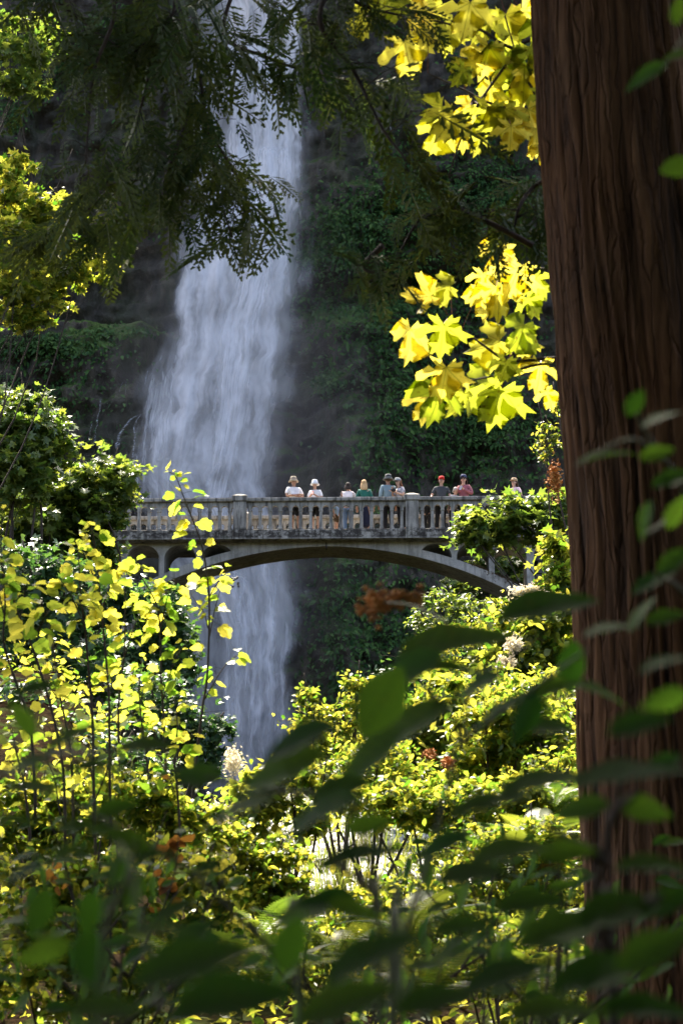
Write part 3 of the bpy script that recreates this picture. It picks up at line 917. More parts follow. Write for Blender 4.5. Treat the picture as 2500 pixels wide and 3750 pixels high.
# ---- trees and leafy bushes given by the lobes of their crown
def leafy(name, label, cat, Y, blobs, base, leaf, count, tmpl, mat, part='crown', group=None, seed=1, normal=None, spread=.5, flat=.4, dY=None, clump=20, limb=.05, extra_stuff=True, wild=7, mixdark=.3, cs=.36, disp=1.4):
    """blobs: (px, py, rx, ry) of crown lobes; base: pixel of the foot"""
    rg = np.random.default_rng(seed)
    foot = pix(base[0], base[1], Y); foot.z = min(foot.z, gz(foot.x, Y) + .05) if base[2:] == () else foot.z
    root = empty(name, foot, label, cat, group)
    area = sum(b[2] * b[3] for b in blobs)
    Ls, cents, shoots_ = [], [], []
    normal = np.array((0, -.2, .85)) if normal is None else np.array(normal)
    for bx, by, brx, bry in blobs:
        m_ = mpp(by, Y); c = np.array(pix(bx, by, Y + rg.uniform(-.4, .4) * brx * m_))
        rad = np.array((brx * m_, (brx + bry) * .5 * m_ if dY is None else dY, bry * m_))
        nl = int(count * brx * bry / area); nc = max(4, nl // clump)
        d = nrm(rg.normal(size=(nc, 3))); rr = rg.uniform(.1, 1, (nc, 1)) ** .5 * rg.uniform(.8, disp, (nc, 1))
        cc = c + d * rr * rad
        cr = np.array((1, 1, flat)) * (rad.mean() * cs) * rg.uniform(.6, 1.3, (nc, 1))
        for k in range(nc):
            n = max(3, int(nl / nc * rg.uniform(.5, 1.5)))
            Ls.append(cc[k] + nrm(rg.normal(size=(n, 3))) * rg.uniform(.1, 1, (n, 1)) ** .6 * cr[k])
        for _ in range(wild):
            d0 = nrm(rg.normal(size=3) + np.array((0, -.2, .5))); s0 = rg.uniform(.5, 1.0); s1 = rg.uniform(1.15, 1.75); n = max(6, int(nl * .012))
            tt = rg.uniform(s0, s1, (n, 1)); bend = np.array((rg.normal() * .15, rg.normal() * .15, -.18))
            Ls.append(c + (d0 + bend * (tt - s0) ** 2) * tt * rad + rg.normal(size=(n, 3)) * leaf * .55)
            shoots_.append((c + d0 * s0 * rad * .5, c + d0 * s0 * rad, c + (d0 + bend * (s1 - s0) ** 2) * s1 * rad))
        cents.append((c, cc))
    L = np.vstack(Ls); N = len(L)
    M = rand_frames(N, normal, spread, rg, (0, -.2, -.25), .8)
    o = scatter(part, tmpl, M, L, leaf * rg.uniform(.45, 1.35, N), np.where(rg.random(N) < mixdark, rg.uniform(0, .25, N), rg.uniform(.25, 1, N)), mat, root, foot)
    o['kind'] = 'stuff' if extra_stuff else ''
    if not extra_stuff: del o['kind']
    mb = MB(); f = Vector(foot); tot = len(cents)
    for c, cc in cents:
        c = Vector(c); midp = f.lerp(c, .5) + Vector((rg.normal() * .12, rg.normal() * .12, .05)) * (c - f).length * .5
        pth = smooth_path([f, midp, c, c + (c - midp) * .3], 5)
        mb.tube(pth, [limb * (1 - .75 * i / len(pth)) for i in range(len(pth))], 6)
        for q in cc[rg.permutation(len(cc))[:min(len(cc), 12)]]:
            q = Vector(q); a = pth[int(len(pth) * rg.uniform(.45, .9))]
            mb.tube(smooth_path([a, a.lerp(q, .55) + Vector((0, 0, .08 * (q - a).length)), q], 4), [limb * .22, limb * .2, limb * .18, limb * .16, limb * .14, limb * .12, limb * .1, limb * .08, limb * .06][:9], 4)
    for a, b, c in shoots_: mb.tube(smooth_path([a, b, c], 3), [limb * .2, limb * .19, limb * .17, limb * .15, limb * .12, limb * .09, limb * .06], 4)
    mb.build('trunk' if cat == 'tree' else 'stems', M_BARK, root, f, True)
    return root


def far_trees():
    leafy('maple_tree', 'leafy green maple crowding the left end of the bridge, reaching over its handrail', 'tree', 57, [(330, 1770, 170, 95), (200, 1850, 170, 120), (405, 1745, 75, 50), (350, 1890, 110, 90), (270, 1960, 150, 80), (90, 1900, 150, 130), (380, 1985, 70, 45), (200, 2040, 170, 70), (330, 2060, 130, 60)], (240, 2500), .27, 6500, T_STAR, LM_TREE, group='trees round the bridge', seed=11, wild=8)
    leafy('maple_tree', 'taller green maple at the left edge, its pointed top against the dark rock', 'tree', 53, [(95, 1500, 80, 55), (130, 1570, 110, 70), (40, 1610, 110, 110), (150, 1660, 110, 70), (60, 1740, 130, 110), (20, 1480, 60, 40)], (40, 2500), .25, 5200, T_STAR, LM_TREE, group='trees round the bridge', seed=12, wild=16)
    leafy('maple_tree', 'sunlit yellow-green tree high at the left edge beside the cedar boughs', 'tree', 40, [(70, 800, 130, 120), (180, 760, 90, 60), (40, 640, 45, 80), (60, 960, 150, 130), (210, 1000, 120, 70), (90, 1110, 110, 60), (300, 960, 80, 60), (110, 1180, 60, 25)], (-420, 2300), .16, 4800, T_STAR, LM_SUNNY, group='trees round the bridge', seed=13, limb=.022, wild=14, flat=.5, cs=.28, disp=1.9, normal=SN * .9 + np.array((0, -.2, .25)))
    leafy('maple_tree', 'small leafy crown in the top left corner over dark rock', 'tree', 41, [(140, 150, 80, 55), (60, 200, 90, 60), (60, 310, 70, 35), (15, 120, 60, 60)], (-520, 2300), .17, 1300, T_STAR, LM_TREE, group='trees round the bridge', seed=14, limb=.022, wild=14, flat=.5, cs=.28, disp=1.9, normal=SN * .9 + np.array((0, -.2, .25)))
    leafy('maple_tree', 'bright leafy tree overhanging the right end of the balustrade', 'tree', 54, [(1800, 1900, 120, 60), (1930, 1880, 110, 70), (1720, 1945, 60, 45), (1830, 1970, 90, 30), (2020, 1930, 80, 70), (2050, 1850, 50, 50), (1760, 1990, 50, 18)], (2130, 2450), .24, 2900, T_STAR, LM_TREE, group='trees round the bridge', seed=15, wild=9, cs=.26, limb=.03, normal=SN * .55 + np.array((0, -.35, .5)))
    leafy('maple_tree', 'green tree seen through the right hand arches behind the bridge', 'tree', 71, [(1800, 2090, 110, 80), (1930, 2070, 110, 90), (2040, 2060, 70, 100), (1690, 2160, 90, 50), (1880, 2160, 110, 60)], (1900, 2450), .24, 4200, T_STAR, LM_TREE, group='trees round the bridge', seed=16)
    leafy('vine_maple', 'slender pale green shrub hanging below the right haunch of the arch', 'shrub', 60, [(1640, 2210, 90, 50), (1560, 2270, 70, 45), (1720, 2230, 80, 60), (1600, 2330, 110, 60), (1720, 2330, 100, 70)], (1750, 2600), .17, 2600, T_OV3, LM_TREE, 'foliage', 'shrubs below the bridge', 17)
    leafy('vine_maple', 'dark green bush on the gorge side, right of the lower fall', 'shrub', 58, [(1560, 2440, 130, 70), (1690, 2420, 110, 100), (1450, 2490, 90, 50), (1620, 2530, 150, 60)], (1650, 2700), .20, 3000, T_OV3, LM_DEEP, 'foliage', 'shrubs below the bridge', 18)
    leafy('vine_maple', 'little sprig of pale leaves against the rock just left of the big trunk', 'shrub', 46, [(2020, 1610, 50, 30), (2000, 1660, 45, 22), (2040, 1500, 28, 18), (1990, 1570, 35, 15)], (2150, 2300), .12, 420, T_OV3, LM_SUNNY, 'foliage', 'shrubs below the bridge', 19, limb=.03)
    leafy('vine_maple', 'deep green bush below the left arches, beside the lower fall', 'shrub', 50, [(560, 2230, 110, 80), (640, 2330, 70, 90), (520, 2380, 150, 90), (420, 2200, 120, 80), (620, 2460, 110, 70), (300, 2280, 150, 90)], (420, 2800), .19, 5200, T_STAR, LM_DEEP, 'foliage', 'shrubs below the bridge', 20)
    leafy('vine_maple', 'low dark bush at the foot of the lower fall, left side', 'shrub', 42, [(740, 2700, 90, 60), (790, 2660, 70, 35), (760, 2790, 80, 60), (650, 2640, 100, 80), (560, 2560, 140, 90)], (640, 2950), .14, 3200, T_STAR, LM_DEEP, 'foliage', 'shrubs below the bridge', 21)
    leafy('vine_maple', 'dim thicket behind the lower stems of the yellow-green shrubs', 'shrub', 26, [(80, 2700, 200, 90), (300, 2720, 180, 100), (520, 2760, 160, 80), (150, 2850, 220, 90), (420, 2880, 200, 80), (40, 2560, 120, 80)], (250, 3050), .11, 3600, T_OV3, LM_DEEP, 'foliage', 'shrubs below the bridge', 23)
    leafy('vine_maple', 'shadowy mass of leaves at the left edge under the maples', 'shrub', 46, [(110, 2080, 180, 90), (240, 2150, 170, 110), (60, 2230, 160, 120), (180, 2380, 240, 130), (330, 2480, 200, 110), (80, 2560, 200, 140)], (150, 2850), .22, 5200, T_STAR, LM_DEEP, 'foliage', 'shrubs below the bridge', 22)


far_trees()


def sunny_bushes():
    spec = [('feathery bush with small shining leaves at the foot of the lower fall', 17, [(1120, 2560, 50, 35), (1150, 2640, 90, 55), (1230, 2690, 110, 60), (1310, 2520, 55, 45), (1300, 2600, 80, 60), (1200, 2770, 110, 50)], (1250, 3000), .075, 1500, T_OV3),
            ('bright yellow-green bush halfway down the right bank, left part', 19, [(1480, 2700, 130, 110), (1620, 2620, 120, 120), (1560, 2800, 160, 90), (1400, 2830, 120, 80)], (1550, 3050), .12, 2600, T_OVW),
            ('bright yellow-green bush high on the right bank against the trunk', 23, [(1900, 2330, 130, 70), (2020, 2260, 90, 70), (1960, 2430, 130, 80), (1830, 2460, 110, 70), (2050, 2400, 80, 100)], (1980, 2750), .14, 2600, T_OVW),
            ('sunny bush with broad leaves right of the arch, under the tree', 40, [(2040, 2110, 45, 60), (2035, 2010, 30, 40), (2070, 2180, 50, 70), (1990, 2190, 40, 25)], (2060, 2450), .30, 500, T_STAR),
            ('dense sunlit bush on the right bank between the dark leaves', 16, [(1780, 2680, 150, 110), (1930, 2620, 130, 110), (1880, 2780, 170, 100), (2030, 2720, 90, 120), (1700, 2820, 140, 70)], (1850, 3050), .10, 3600, T_OV3),
            ('leafy bush in broken sun in the middle of the lower right bank', 13, [(1500, 2960, 190, 80), (1700, 2960, 170, 90), (1330, 2930, 130, 60), (1860, 2930, 140, 80)], (1600, 3250), .075, 2900, T_OV3),
            ('round-leaved bush glowing just below the foot of the fall', 14, [(960, 2900, 90, 70), (1060, 2850, 110, 50), (1080, 2990, 130, 60), (900, 3020, 100, 70), (1180, 2880, 90, 50)], (1000, 3250), .085, 1500, T_OVW),
            ('low bush of small sunlit leaves left of the pale ground', 13, [(900, 3170, 110, 80), (1020, 3130, 110, 60), (830, 3080, 90, 60), (1060, 3260, 120, 60), (960, 3300, 120, 70)], (950, 3450), .065, 2300, T_OVW),
            ('dappled low bush in the bottom middle beyond the dark leaves', 11, [(1300, 3320, 180, 60), (1480, 3280, 140, 60), (1200, 3430, 200, 80), (1450, 3450, 180, 90), (1100, 3560, 200, 90)], (1300, 3650), .06, 2600, T_OV3),
            ('dappled undergrowth at the foot of the big trunk', 11, [(1750, 3120, 170, 90), (1950, 3080, 130, 90), (1850, 3260, 190, 90), (1650, 3330, 150, 90), (2030, 3220, 90, 90)], (1850, 3500), .055, 3200, T_OV3),
            ('upper right bank bush with small leaves under the broad dark leaves', 30, [(1750, 2330, 110, 70), (1850, 2270, 90, 60), (1660, 2450, 130, 80), (1800, 2450, 130, 80), (1950, 2300, 100, 90)], (1800, 2700), .12, 2600, T_OV3),
            ('wide bright bush in the very middle of the right bank', 20, [(1700, 2560, 140, 90), (1560, 2640, 130, 80), (1850, 2560, 140, 100), (1980, 2560, 110, 110), (1450, 2780, 130, 70)], (1750, 2900), .085, 3200, T_OV3),
            ('spreading bush just below the foot of the fall, right side', 16, [(1380, 2780, 130, 80), (1260, 2840, 120, 60), (1420, 2900, 140, 70), (1180, 2930, 120, 50), (1560, 2880, 130, 70)], (1350, 3080), .07, 2600, T_OV3),
            ('bright leaves beside the foot of the trunk on the right bank', 14, [(2030, 2870, 90, 120), (1950, 2980, 120, 90), (2060, 3020, 80, 120), (1830, 3020, 130, 70)], (1980, 3250), .06, 2300, T_OV3),
            ('shady tangle of leaves along the bottom right edge', 9.5, [(1700, 3520, 220, 100), (1950, 3480, 180, 110), (1500, 3600, 200, 90), (2000, 3640, 240, 90)], (1800, 3800), .05, 2600, T_OV3),
            ('tangle of half-lit leaves at the left below the yellow-green shrubs', 12, [(150, 2930, 190, 80), (380, 2920, 170, 90), (560, 2960, 150, 90), (250, 3060, 230, 90), (60, 3080, 130, 100), (700, 3030, 120, 90)], (350, 3350), .075, 3000, T_OVW),
            ('dim leafy tangle in the lower left corner', 9.5, [(120, 3250, 190, 110), (350, 3230, 190, 110), (560, 3200, 160, 110), (240, 3420, 260, 110), (520, 3420, 220, 110), (740, 3250, 140, 120), (100, 3600, 220, 120), (430, 3620, 260, 110), (800, 3500, 180, 130)], (400, 3750), .06, 5200, T_OVW)]
    for i, (lab, Y, bl, base, leaf, cnt, t) in enumerate(spec):
        leafy('bush', lab, 'bush', Y, bl, base, leaf * .8, int(cnt * 1.45), t, LM_SUNNY, 'foliage', 'bushes on the banks', 40 + i, normal=SN * .9 + np.array((0, -.15, .25)), spread=.75, clump=22, limb=.012 * Y / 12, dY=None, mixdark=.4, cs=.27, wild=12)


sunny_bushes()


# ---- leaves placed one by one
def leaf_object(me, centre, tip, nor, size, parent, name='leaf', about=.45):
    M = frames(np.array([nor]), np.array([tip]))[0]
    m = Matrix(((M[0][0], M[0][1], M[0][2], 0), (M[1][0], M[1][1], M[1][2], 0), (M[2][0], M[2][1], M[2][2], 0), (0, 0, 0, 1)))
    o = bpy.data.objects.new(name, me)
    p = Vector(centre) - m.to_3x3() @ Vector((0, about * size, 0)) - parent.location
    o.matrix_basis = Matrix.Translation(p) @ m @ Matrix.Scale(size, 4)
    COL.objects.link(o); o.parent = parent
    return o


def tmpl_mesh(name, tmpl, mat, smooth=False):
    me = mesh_np(name, tmpl[0], tmpl[1], smooth, uv=tmpl[0][:, :2]); me.materials.append(mat); return me


def img_dir(deg, depth=0.0):
    a = R(deg); return RIGHT * math.cos(a) + UP * math.sin(a) + FWD * depth


def img_normal(tip, tilt, side=1):
    """normal that turns the blade away from the lens by tilt degrees about its own midrib"""
    t = tip.normalized(); v = -(FWD - t * FWD.dot(t)).normalized(); w = t.cross(v)
    return v * math.cos(R(tilt)) + w * math.sin(R(tilt)) * side


# ---- the yellow-green shrubs on the left: shoots with leaves on stalks
ME_CURR = None


def shoots():
    meL = [tmpl_mesh('currant_leaf', lobed_template([(0, .62), (18, .55), (32, .46), (50, .56), (72, .54), (92, .42), (112, .50), (140, .46), (165, .38), (180, .34)], f, c), LM_CURR) for f, c in ((.22, .25), (.05, .45), (.4, .1))]
    rg = random.Random(5)
    spec = [('tall yellow-green shoot whose leaves cross the bridge left of the first post', 12.5, [[(620, 1730), (644, 1745), (673, 1820), (697, 1880), (732, 1973), (755, 2079), (767, 2237), (759, 2474), (743, 2583), (720, 2774), (700, 2980)], [(840, 2085), (800, 2130), (765, 2190)], [(700, 2180), (745, 2240), (762, 2300)], [(870, 2400), (815, 2450), (750, 2560)], [(820, 2120), (790, 2220), (768, 2330)]], 40, 62),
            ('shrub shoot with stems rising in front of the left haunch of the arch', 12.0, [[(500, 2075), (522, 2118), (574, 2215), (588, 2330), (590, 2480), (598, 2600), (605, 2740), (610, 2950)], [(640, 2120), (610, 2200), (585, 2330)], [(680, 2360), (640, 2420), (597, 2560)]], 34, 62),
            ('shrub shoot left of the arch, stem rising past the leftmost column', 11.5, [[(338, 1940), (344, 1974), (362, 2118), (373, 2232), (388, 2400), (400, 2560), (402, 2800), (405, 3000)], [(430, 2080), (400, 2150), (372, 2240)], [(300, 2010), (330, 2080), (362, 2140)]], 34, 62),
            ('slim shoot between the leftmost column and the arch foot', 12.2, [[(455, 2120), (459, 2200), (456, 2390), (440, 2520), (434, 2650), (440, 2900)], [(520, 2230), (490, 2300), (458, 2400)]], 24, 60),
            ('shoot with upright stem under the dark maple, left of centre', 11.2, [[(285, 2000), (290, 2060), (298, 2200), (312, 2300), (325, 2450), (340, 2650), (345, 2950)], [(220, 2120), (260, 2180), (298, 2260)]], 28, 62),
            ('bright shrub shoot at the left edge, large pale leaves', 10.8, [[(-10, 1960), (0, 2050), (57, 2215), (103, 2330), (140, 2430), (190, 2600), (230, 2800), (240, 3000)], [(90, 2130), (90, 2200), (75, 2260)], [(180, 2230), (150, 2290), (110, 2350)]], 36, 70),
            ('second shrub shoot at the left edge, nearest the lower left corner of the maples', 10.4, [[(10, 1880), (5, 2020), (20, 2200), (15, 2350), (60, 2500), (110, 2650), (130, 2900)], [(-20, 2100), (0, 2180), (18, 2260)]], 28, 66),
            ('lower shoot with small leaves over the dark hollow on the left', 11.6, [[(180, 2300), (200, 2400), (215, 2520), (240, 2640), (262, 2780), (270, 3000)], [(120, 2440), (170, 2500), (215, 2560)], [(330, 2500), (290, 2570), (245, 2660)]], 30, 52),
            ('shoot with small leaves low in the middle left, in front of the dark hollow', 12.4, [[(520, 2420), (510, 2520), (520, 2650), (540, 2800), (550, 3000)], [(600, 2640), (565, 2700), (530, 2780)], [(450, 2560), (490, 2620), (520, 2680)]], 30, 52),
            ('short leafy shoot standing beside the foot of the tall shoot', 11.8, [[(640, 2560), (650, 2660), (640, 2780), (650, 2900), (660, 3050)], [(580, 2780), (610, 2830), (642, 2900)], [(700, 2700), (670, 2760), (645, 2820)]], 28, 48),
            ('low shoot with half-lit leaves at the far left', 11.0, [[(40, 2650), (60, 2750), (90, 2880), (110, 3050)], [(120, 2720), (100, 2790), (85, 2860)], [(170, 2780), (200, 2850), (220, 2980)]], 26, 52),
            ('low shoot of small leaves below the dark hollow', 11.4, [[(330, 2700), (330, 2800), (345, 2900), (350, 3080)], [(420, 2740), (390, 2830), (350, 2930)], [(270, 2780), (300, 2860), (340, 2950)]], 30, 50)]
    for lab, Y, lines, nleaf, size in spec:
        bx, by = lines[0][-1]; foot = pix(bx, by + 120, Y)
        root = empty('currant_shrub', foot, lab, 'shrub', 'yellow-green shrubs on the left')
        mb = MB(); pet = MB(); allpts = []
        for li, ln in enumerate(lines):
            dy = rg.uniform(-.25, .25) if li else 0
            pth = smooth_path([pix(x, y, Y + dy * (1 - i / len(ln))) for i, (x, y) in enumerate(ln)], 6)
            if li == 0: pth.append(Vector(foot))
            r0 = .0022 if li == 0 else .0018; r1 = .010 if li == 0 else .005
            mb.tube(pth, [r0 + (r1 - r0) * (i / len(pth)) ** .8 for i in range(len(pth))], 6)
            top = pth[:max(2, int(len(pth) * (.82 if li == 0 else .9)))]
            allpts.append((li, top))
        wsum = sum(len(p) for _, p in allpts)
        for li, pth in allpts:
            n = max(5, round(nleaf * 2.15 * len(pth) / wsum))
            for k in range(n):
                t = (k + rg.uniform(-.3, .3)) / n
                if li == 0 and t > .6 and rg.random() < .5: continue
                a = pth[min(len(pth) - 1, max(0, int(t * len(pth))))]
                ang = rg.choice((rg.uniform(-40, 50), rg.uniform(130, 220))) if k else 90
                sz = size * .72 * rg.uniform(.45, 1.35) * (.75 + .35 * min(1, t * 3)) * mpp(2200, Y) * .96
                d = img_dir(ang, rg.uniform(-.8, .8)).normalized()
                nor = Vector(S) * 1.0 + Vector((rg.gauss(0, .4), rg.gauss(0, .35) - .25, rg.gauss(0, .3)))
                stalk = sz * rg.uniform(.35, .9)
                at = a + d * stalk + Vector((0, 0, .012))
                pet.tube([a, a.lerp(at, .6) + Vector((0, 0, .006)), at], [.0014, .0012, .001], 4)
                tip = d + Vector((0, 0, -.45))
                leaf_object(rg.choice(meL), at, tip, nor, sz, root, about=0.0)
        mb.build('stem', M_BARK, root, foot, True); pet.build('leaf_stalks', M_STEM, root, foot)['kind'] = 'stuff'
    # berries beside the tall shoot
    mb = MB()
    c = pix(862, 2120, 12.4)
    for k in range(9): mb.sphere(c + Vector((rg.uniform(-.02, .02), rg.uniform(-.02, .02), rg.uniform(-.05, .03))), .008, 8, 6)
    mb.build('berry_cluster', simple_mat('dark_berry', (0.02, 0.015, 0.03), .3, .2, 30), bpy.data.objects['currant_shrub'], bpy.data.objects['currant_shrub'].location, True)


shoots()


# ---- bigleaf maple on the right, behind the trunk
def big_maple():
    Y = 10.0
    foot = Vector((3.4, 10.6, gz(3.4, 10.6)))
    root = empty('bigleaf_maple', foot, 'maple with large glowing yellow leaves reaching left from behind the big trunk', 'tree')
    mes = [tmpl_mesh('maple_leaf', t, LM_MAPLE, True) for t in T_MAPLES]
    wood = MB(); red = MB()
    tr = smooth_path([foot, foot + Vector((-.1, -.1, 2.2)), Vector((2.9, 10.4, 4.8)), Vector((2.7, 10.3, 7.5)), Vector((2.9, 10.4, 10.0))], 8)
    wood.tube(tr, [.10 - .07 * i / len(tr) for i in range(len(tr))], 9)
    lines = [[(2350, 60), (1960, 140), (1880, 205), (1750, 380), (1690, 500), (1640, 650)], [(2300, 560), (2040, 480), (1950, 330), (1890, 200), (1822, -30)],
             [(2200, 420), (2000, 430), (1800, 380), (1700, 330), (1565, 268)], [(2150, 130), (1900, 180), (1760, 110), (1690, 100), (1550, 70), (1380, 75)],
             [(2400, 1300), (2020, 1312), (1860, 1318), (1770, 1265), (1690, 1205), (1655, 1180)], [(2300, 1280), (1990, 1330), (1840, 1370), (1680, 1400)], [(2300, 940), (1990, 985), (1830, 965)], [(2250, 450), (2050, 420), (1960, 395), (1850, 430)]]
    for ln in lines:
        p = smooth_path([pix(x, y, Y + .15 * i / len(ln)) for i, (x, y) in enumerate(ln)], 6)
        wood.tube(p, [.012 - .009 * i / len(p) for i in range(len(p))], 6)
    # px, py, size(px from stalk to tip), direction of tip, tilt, mesh
    L = [(1655, 1185, 175, -97, 12, 0), (1535, 1205, 185, -118, 58, 1), (1665, 1345, 180, -105, 18, 0), (1640, 1420, 190, -112, 30, 2), (1870, 1425, 215, -108, 8, 0), (1885, 1320, 120, -105, 25, 0), (2010, 1330, 150, -100, 25, 2),
         (1930, 980, 180, -115, 15, 0), (1850, 1050, 170, -80, 35, 2), (1800, 1070, 150, -95, 40, 1), (1860, 905, 190, -125, 55, 1), (1800, 1000, 110, -95, 25, 0), (1680, 1050, 130, -170, 62, 1), (1610, 1085, 150, 178, 60, 2),
         (1960, 1090, 120, -60, 40, 0), (1950, 1190, 170, -130, 66, 1), (1860, 1250, 180, 190, 68, 1), (1820, 1400, 200, -150, 72, 1), (1590, 1450, 150, -95, 35, 0), (2030, 1430, 110, -85, 45, 0), (1730, 1440, 140, -125, 50, 2), (1960, 1240, 110, -100, 30, 0), (1990, 1010, 120, -70, 30, 2),
         (1480, 150, 190, -80, 22, 0), (1340, 60, 130, -160, 50, 1), (1390, 50, 110, 95, 55, 1), (1640, 110, 130, -95, 15, 0), (1620, 15, 170, -130, 30, 2), (1560, 40, 130, -140, 45, 1), (1720, 10, 190, -100, 20, 0), (1790, 60, 170, -115, 28, 2),
         (1850, 55, 190, -80, 25, 0), (1910, 30, 150, -60, 40, 1), (1790, 170, 170, -110, 32, 0), (1860, 190, 170, -105, 25, 2), (1740, 235, 150, 180, 72, 1), (1700, 250, 110, -125, 40, 0), (1920, 240, 200, -95, 18, 0), (1940, 170, 150, -75, 40, 2),
         (1890, 300, 150, -105, 30, 0), (1800, 320, 140, -110, 55, 1), (1620, 390, 130, -150, 52, 2), (1660, 420, 160, -120, 30, 0), (1610, 470, 150, -115, 35, 1), (1690, 470, 120, -85, 30, 2), (1790, 390, 170, -100, 22, 0), (1850, 400, 150, -80, 35, 2), (1870, 460, 140, -95, 35, 0),
         (1930, 400, 150, -70, 30, 0), (1960, 470, 140, -90, 40, 1), (1720, 385, 110, -140, 45, 1), (1980, 330, 120, -80, 35, 0), (1760, 500, 100, -110, 45, 2), (1480, 20, 140, 170, 60, 1), (1570, 110, 100, -110, 40, 0), (1980, 540, 110, -80, 40, 1), (1990, 90, 150, -90, 30, 2)]
    rg = random.Random(3)
    for px, py, sz, deg, tilt, k in L:
        tilt = min(tilt, 56)
        yy = Y + rg.uniform(-.25, .3)
        tip = img_dir(deg + rg.uniform(-6, 6), rg.uniform(-.1, .25)); nor = img_normal(tip, tilt, 1)
        if nor.dot(Vector(S)) > 0.75 or tilt < 60: nor = (nor * -1 + Vector(S) * .45).normalized() if tilt < 45 else (Vector((0, 0, .5)) + nor * -1).normalized()
        size = sz * .82 * mpp(py, yy) / 1.12; px = px - 32 if py > 800 else px
        p = pix(px, py, yy)
        leaf_object(mes[k], p, tip, nor, size, root, about=0.0)
        # stalk to the nearest twig
        q = min((pix(x, y, Y + .1) for ln in lines for x, y in ln), key=lambda a: (a - p).length)
        red.tube(smooth_path([p, p.lerp(q, .5) + Vector((0, .02, .03)), q], 3), [.002] * 7, 4) if (q - p).length < .45 else red.tube([p, p + Vector((.05, .03, .12))], .002, 4)
    wood.build('branches', M_BARK, root, foot, True); red.build('leaf_stalks', M_RED, root, foot)['kind'] = 'stuff'


big_maple()

# ================================================================== the big cedar and its boughs
def bark_mat():
    m, nt, bs, out = new_mat('cedar_bark')
    tc = nt.n('ShaderNodeTexCoord').outputs['Object']
    a = nt.n('ShaderNodeAttribute', attribute_name='ridge').outputs['Fac']
    st = nt.noise(nt.mapping(tc, (26, 26, 3.0)), 1.0, 6, 0.65, 0.6)
    big = nt.noise(tc, 1.1, 3)
    vo = nt.n('ShaderNodeTexVoronoi', feature='DISTANCE_TO_EDGE', i_Scale=1.0, i_Randomness=1.0)
    wv = nt.n('ShaderNodeVectorMath', operation='ADD'); nt.l(nt.mapping(tc, (19, 19, 1.0)), wv.inputs[0])
    nz = nt.n('ShaderNodeTexNoise', i_Scale=5.0, i_Detail=3.0); nt.l(tc, nz.inputs['Vector']); nt.l(nz.outputs['Color'], wv.inputs[1]); nt.l(wv.outputs[0], vo.inputs['Vector'])
    crack = nt.ramp(vo.outputs['Distance'], [(0.0, 1.0), (0.10, 0.0)])
    f = nt.m('ADD', nt.m('MULTIPLY', a, 0.6), nt.m('MULTIPLY', nt.m('SUBTRACT', st, 0.5), 0.9))
    c = nt.ramp(f, [(0.12, (0.016, 0.008, 0.004)), (0.38, (0.100, 0.046, 0.018)), (0.8, (0.22, 0.114, 0.050))])
    c = nt.mix(nt.ramp(big, [(0.45, 0.0), (0.7, 0.5)]), c, (0.075, 0.045, 0.022))
    c = nt.mix(nt.m('MULTIPLY', crack, 0.38), c, (0.012, 0.006, 0.003))
    nt.l(c, bs.inputs['Base Color']); bs.inputs['Roughness'].default_value = 0.92; bs.inputs['Specular IOR Level'].default_value = 0.15
    b = nt.n('ShaderNodeBump', i_Strength=0.7, i_Distance=0.012); nt.l(nt.m('SUBTRACT', st, crack), b.inputs['Height']); nt.l(b.outputs[0], bs.inputs['Normal'])
    return m


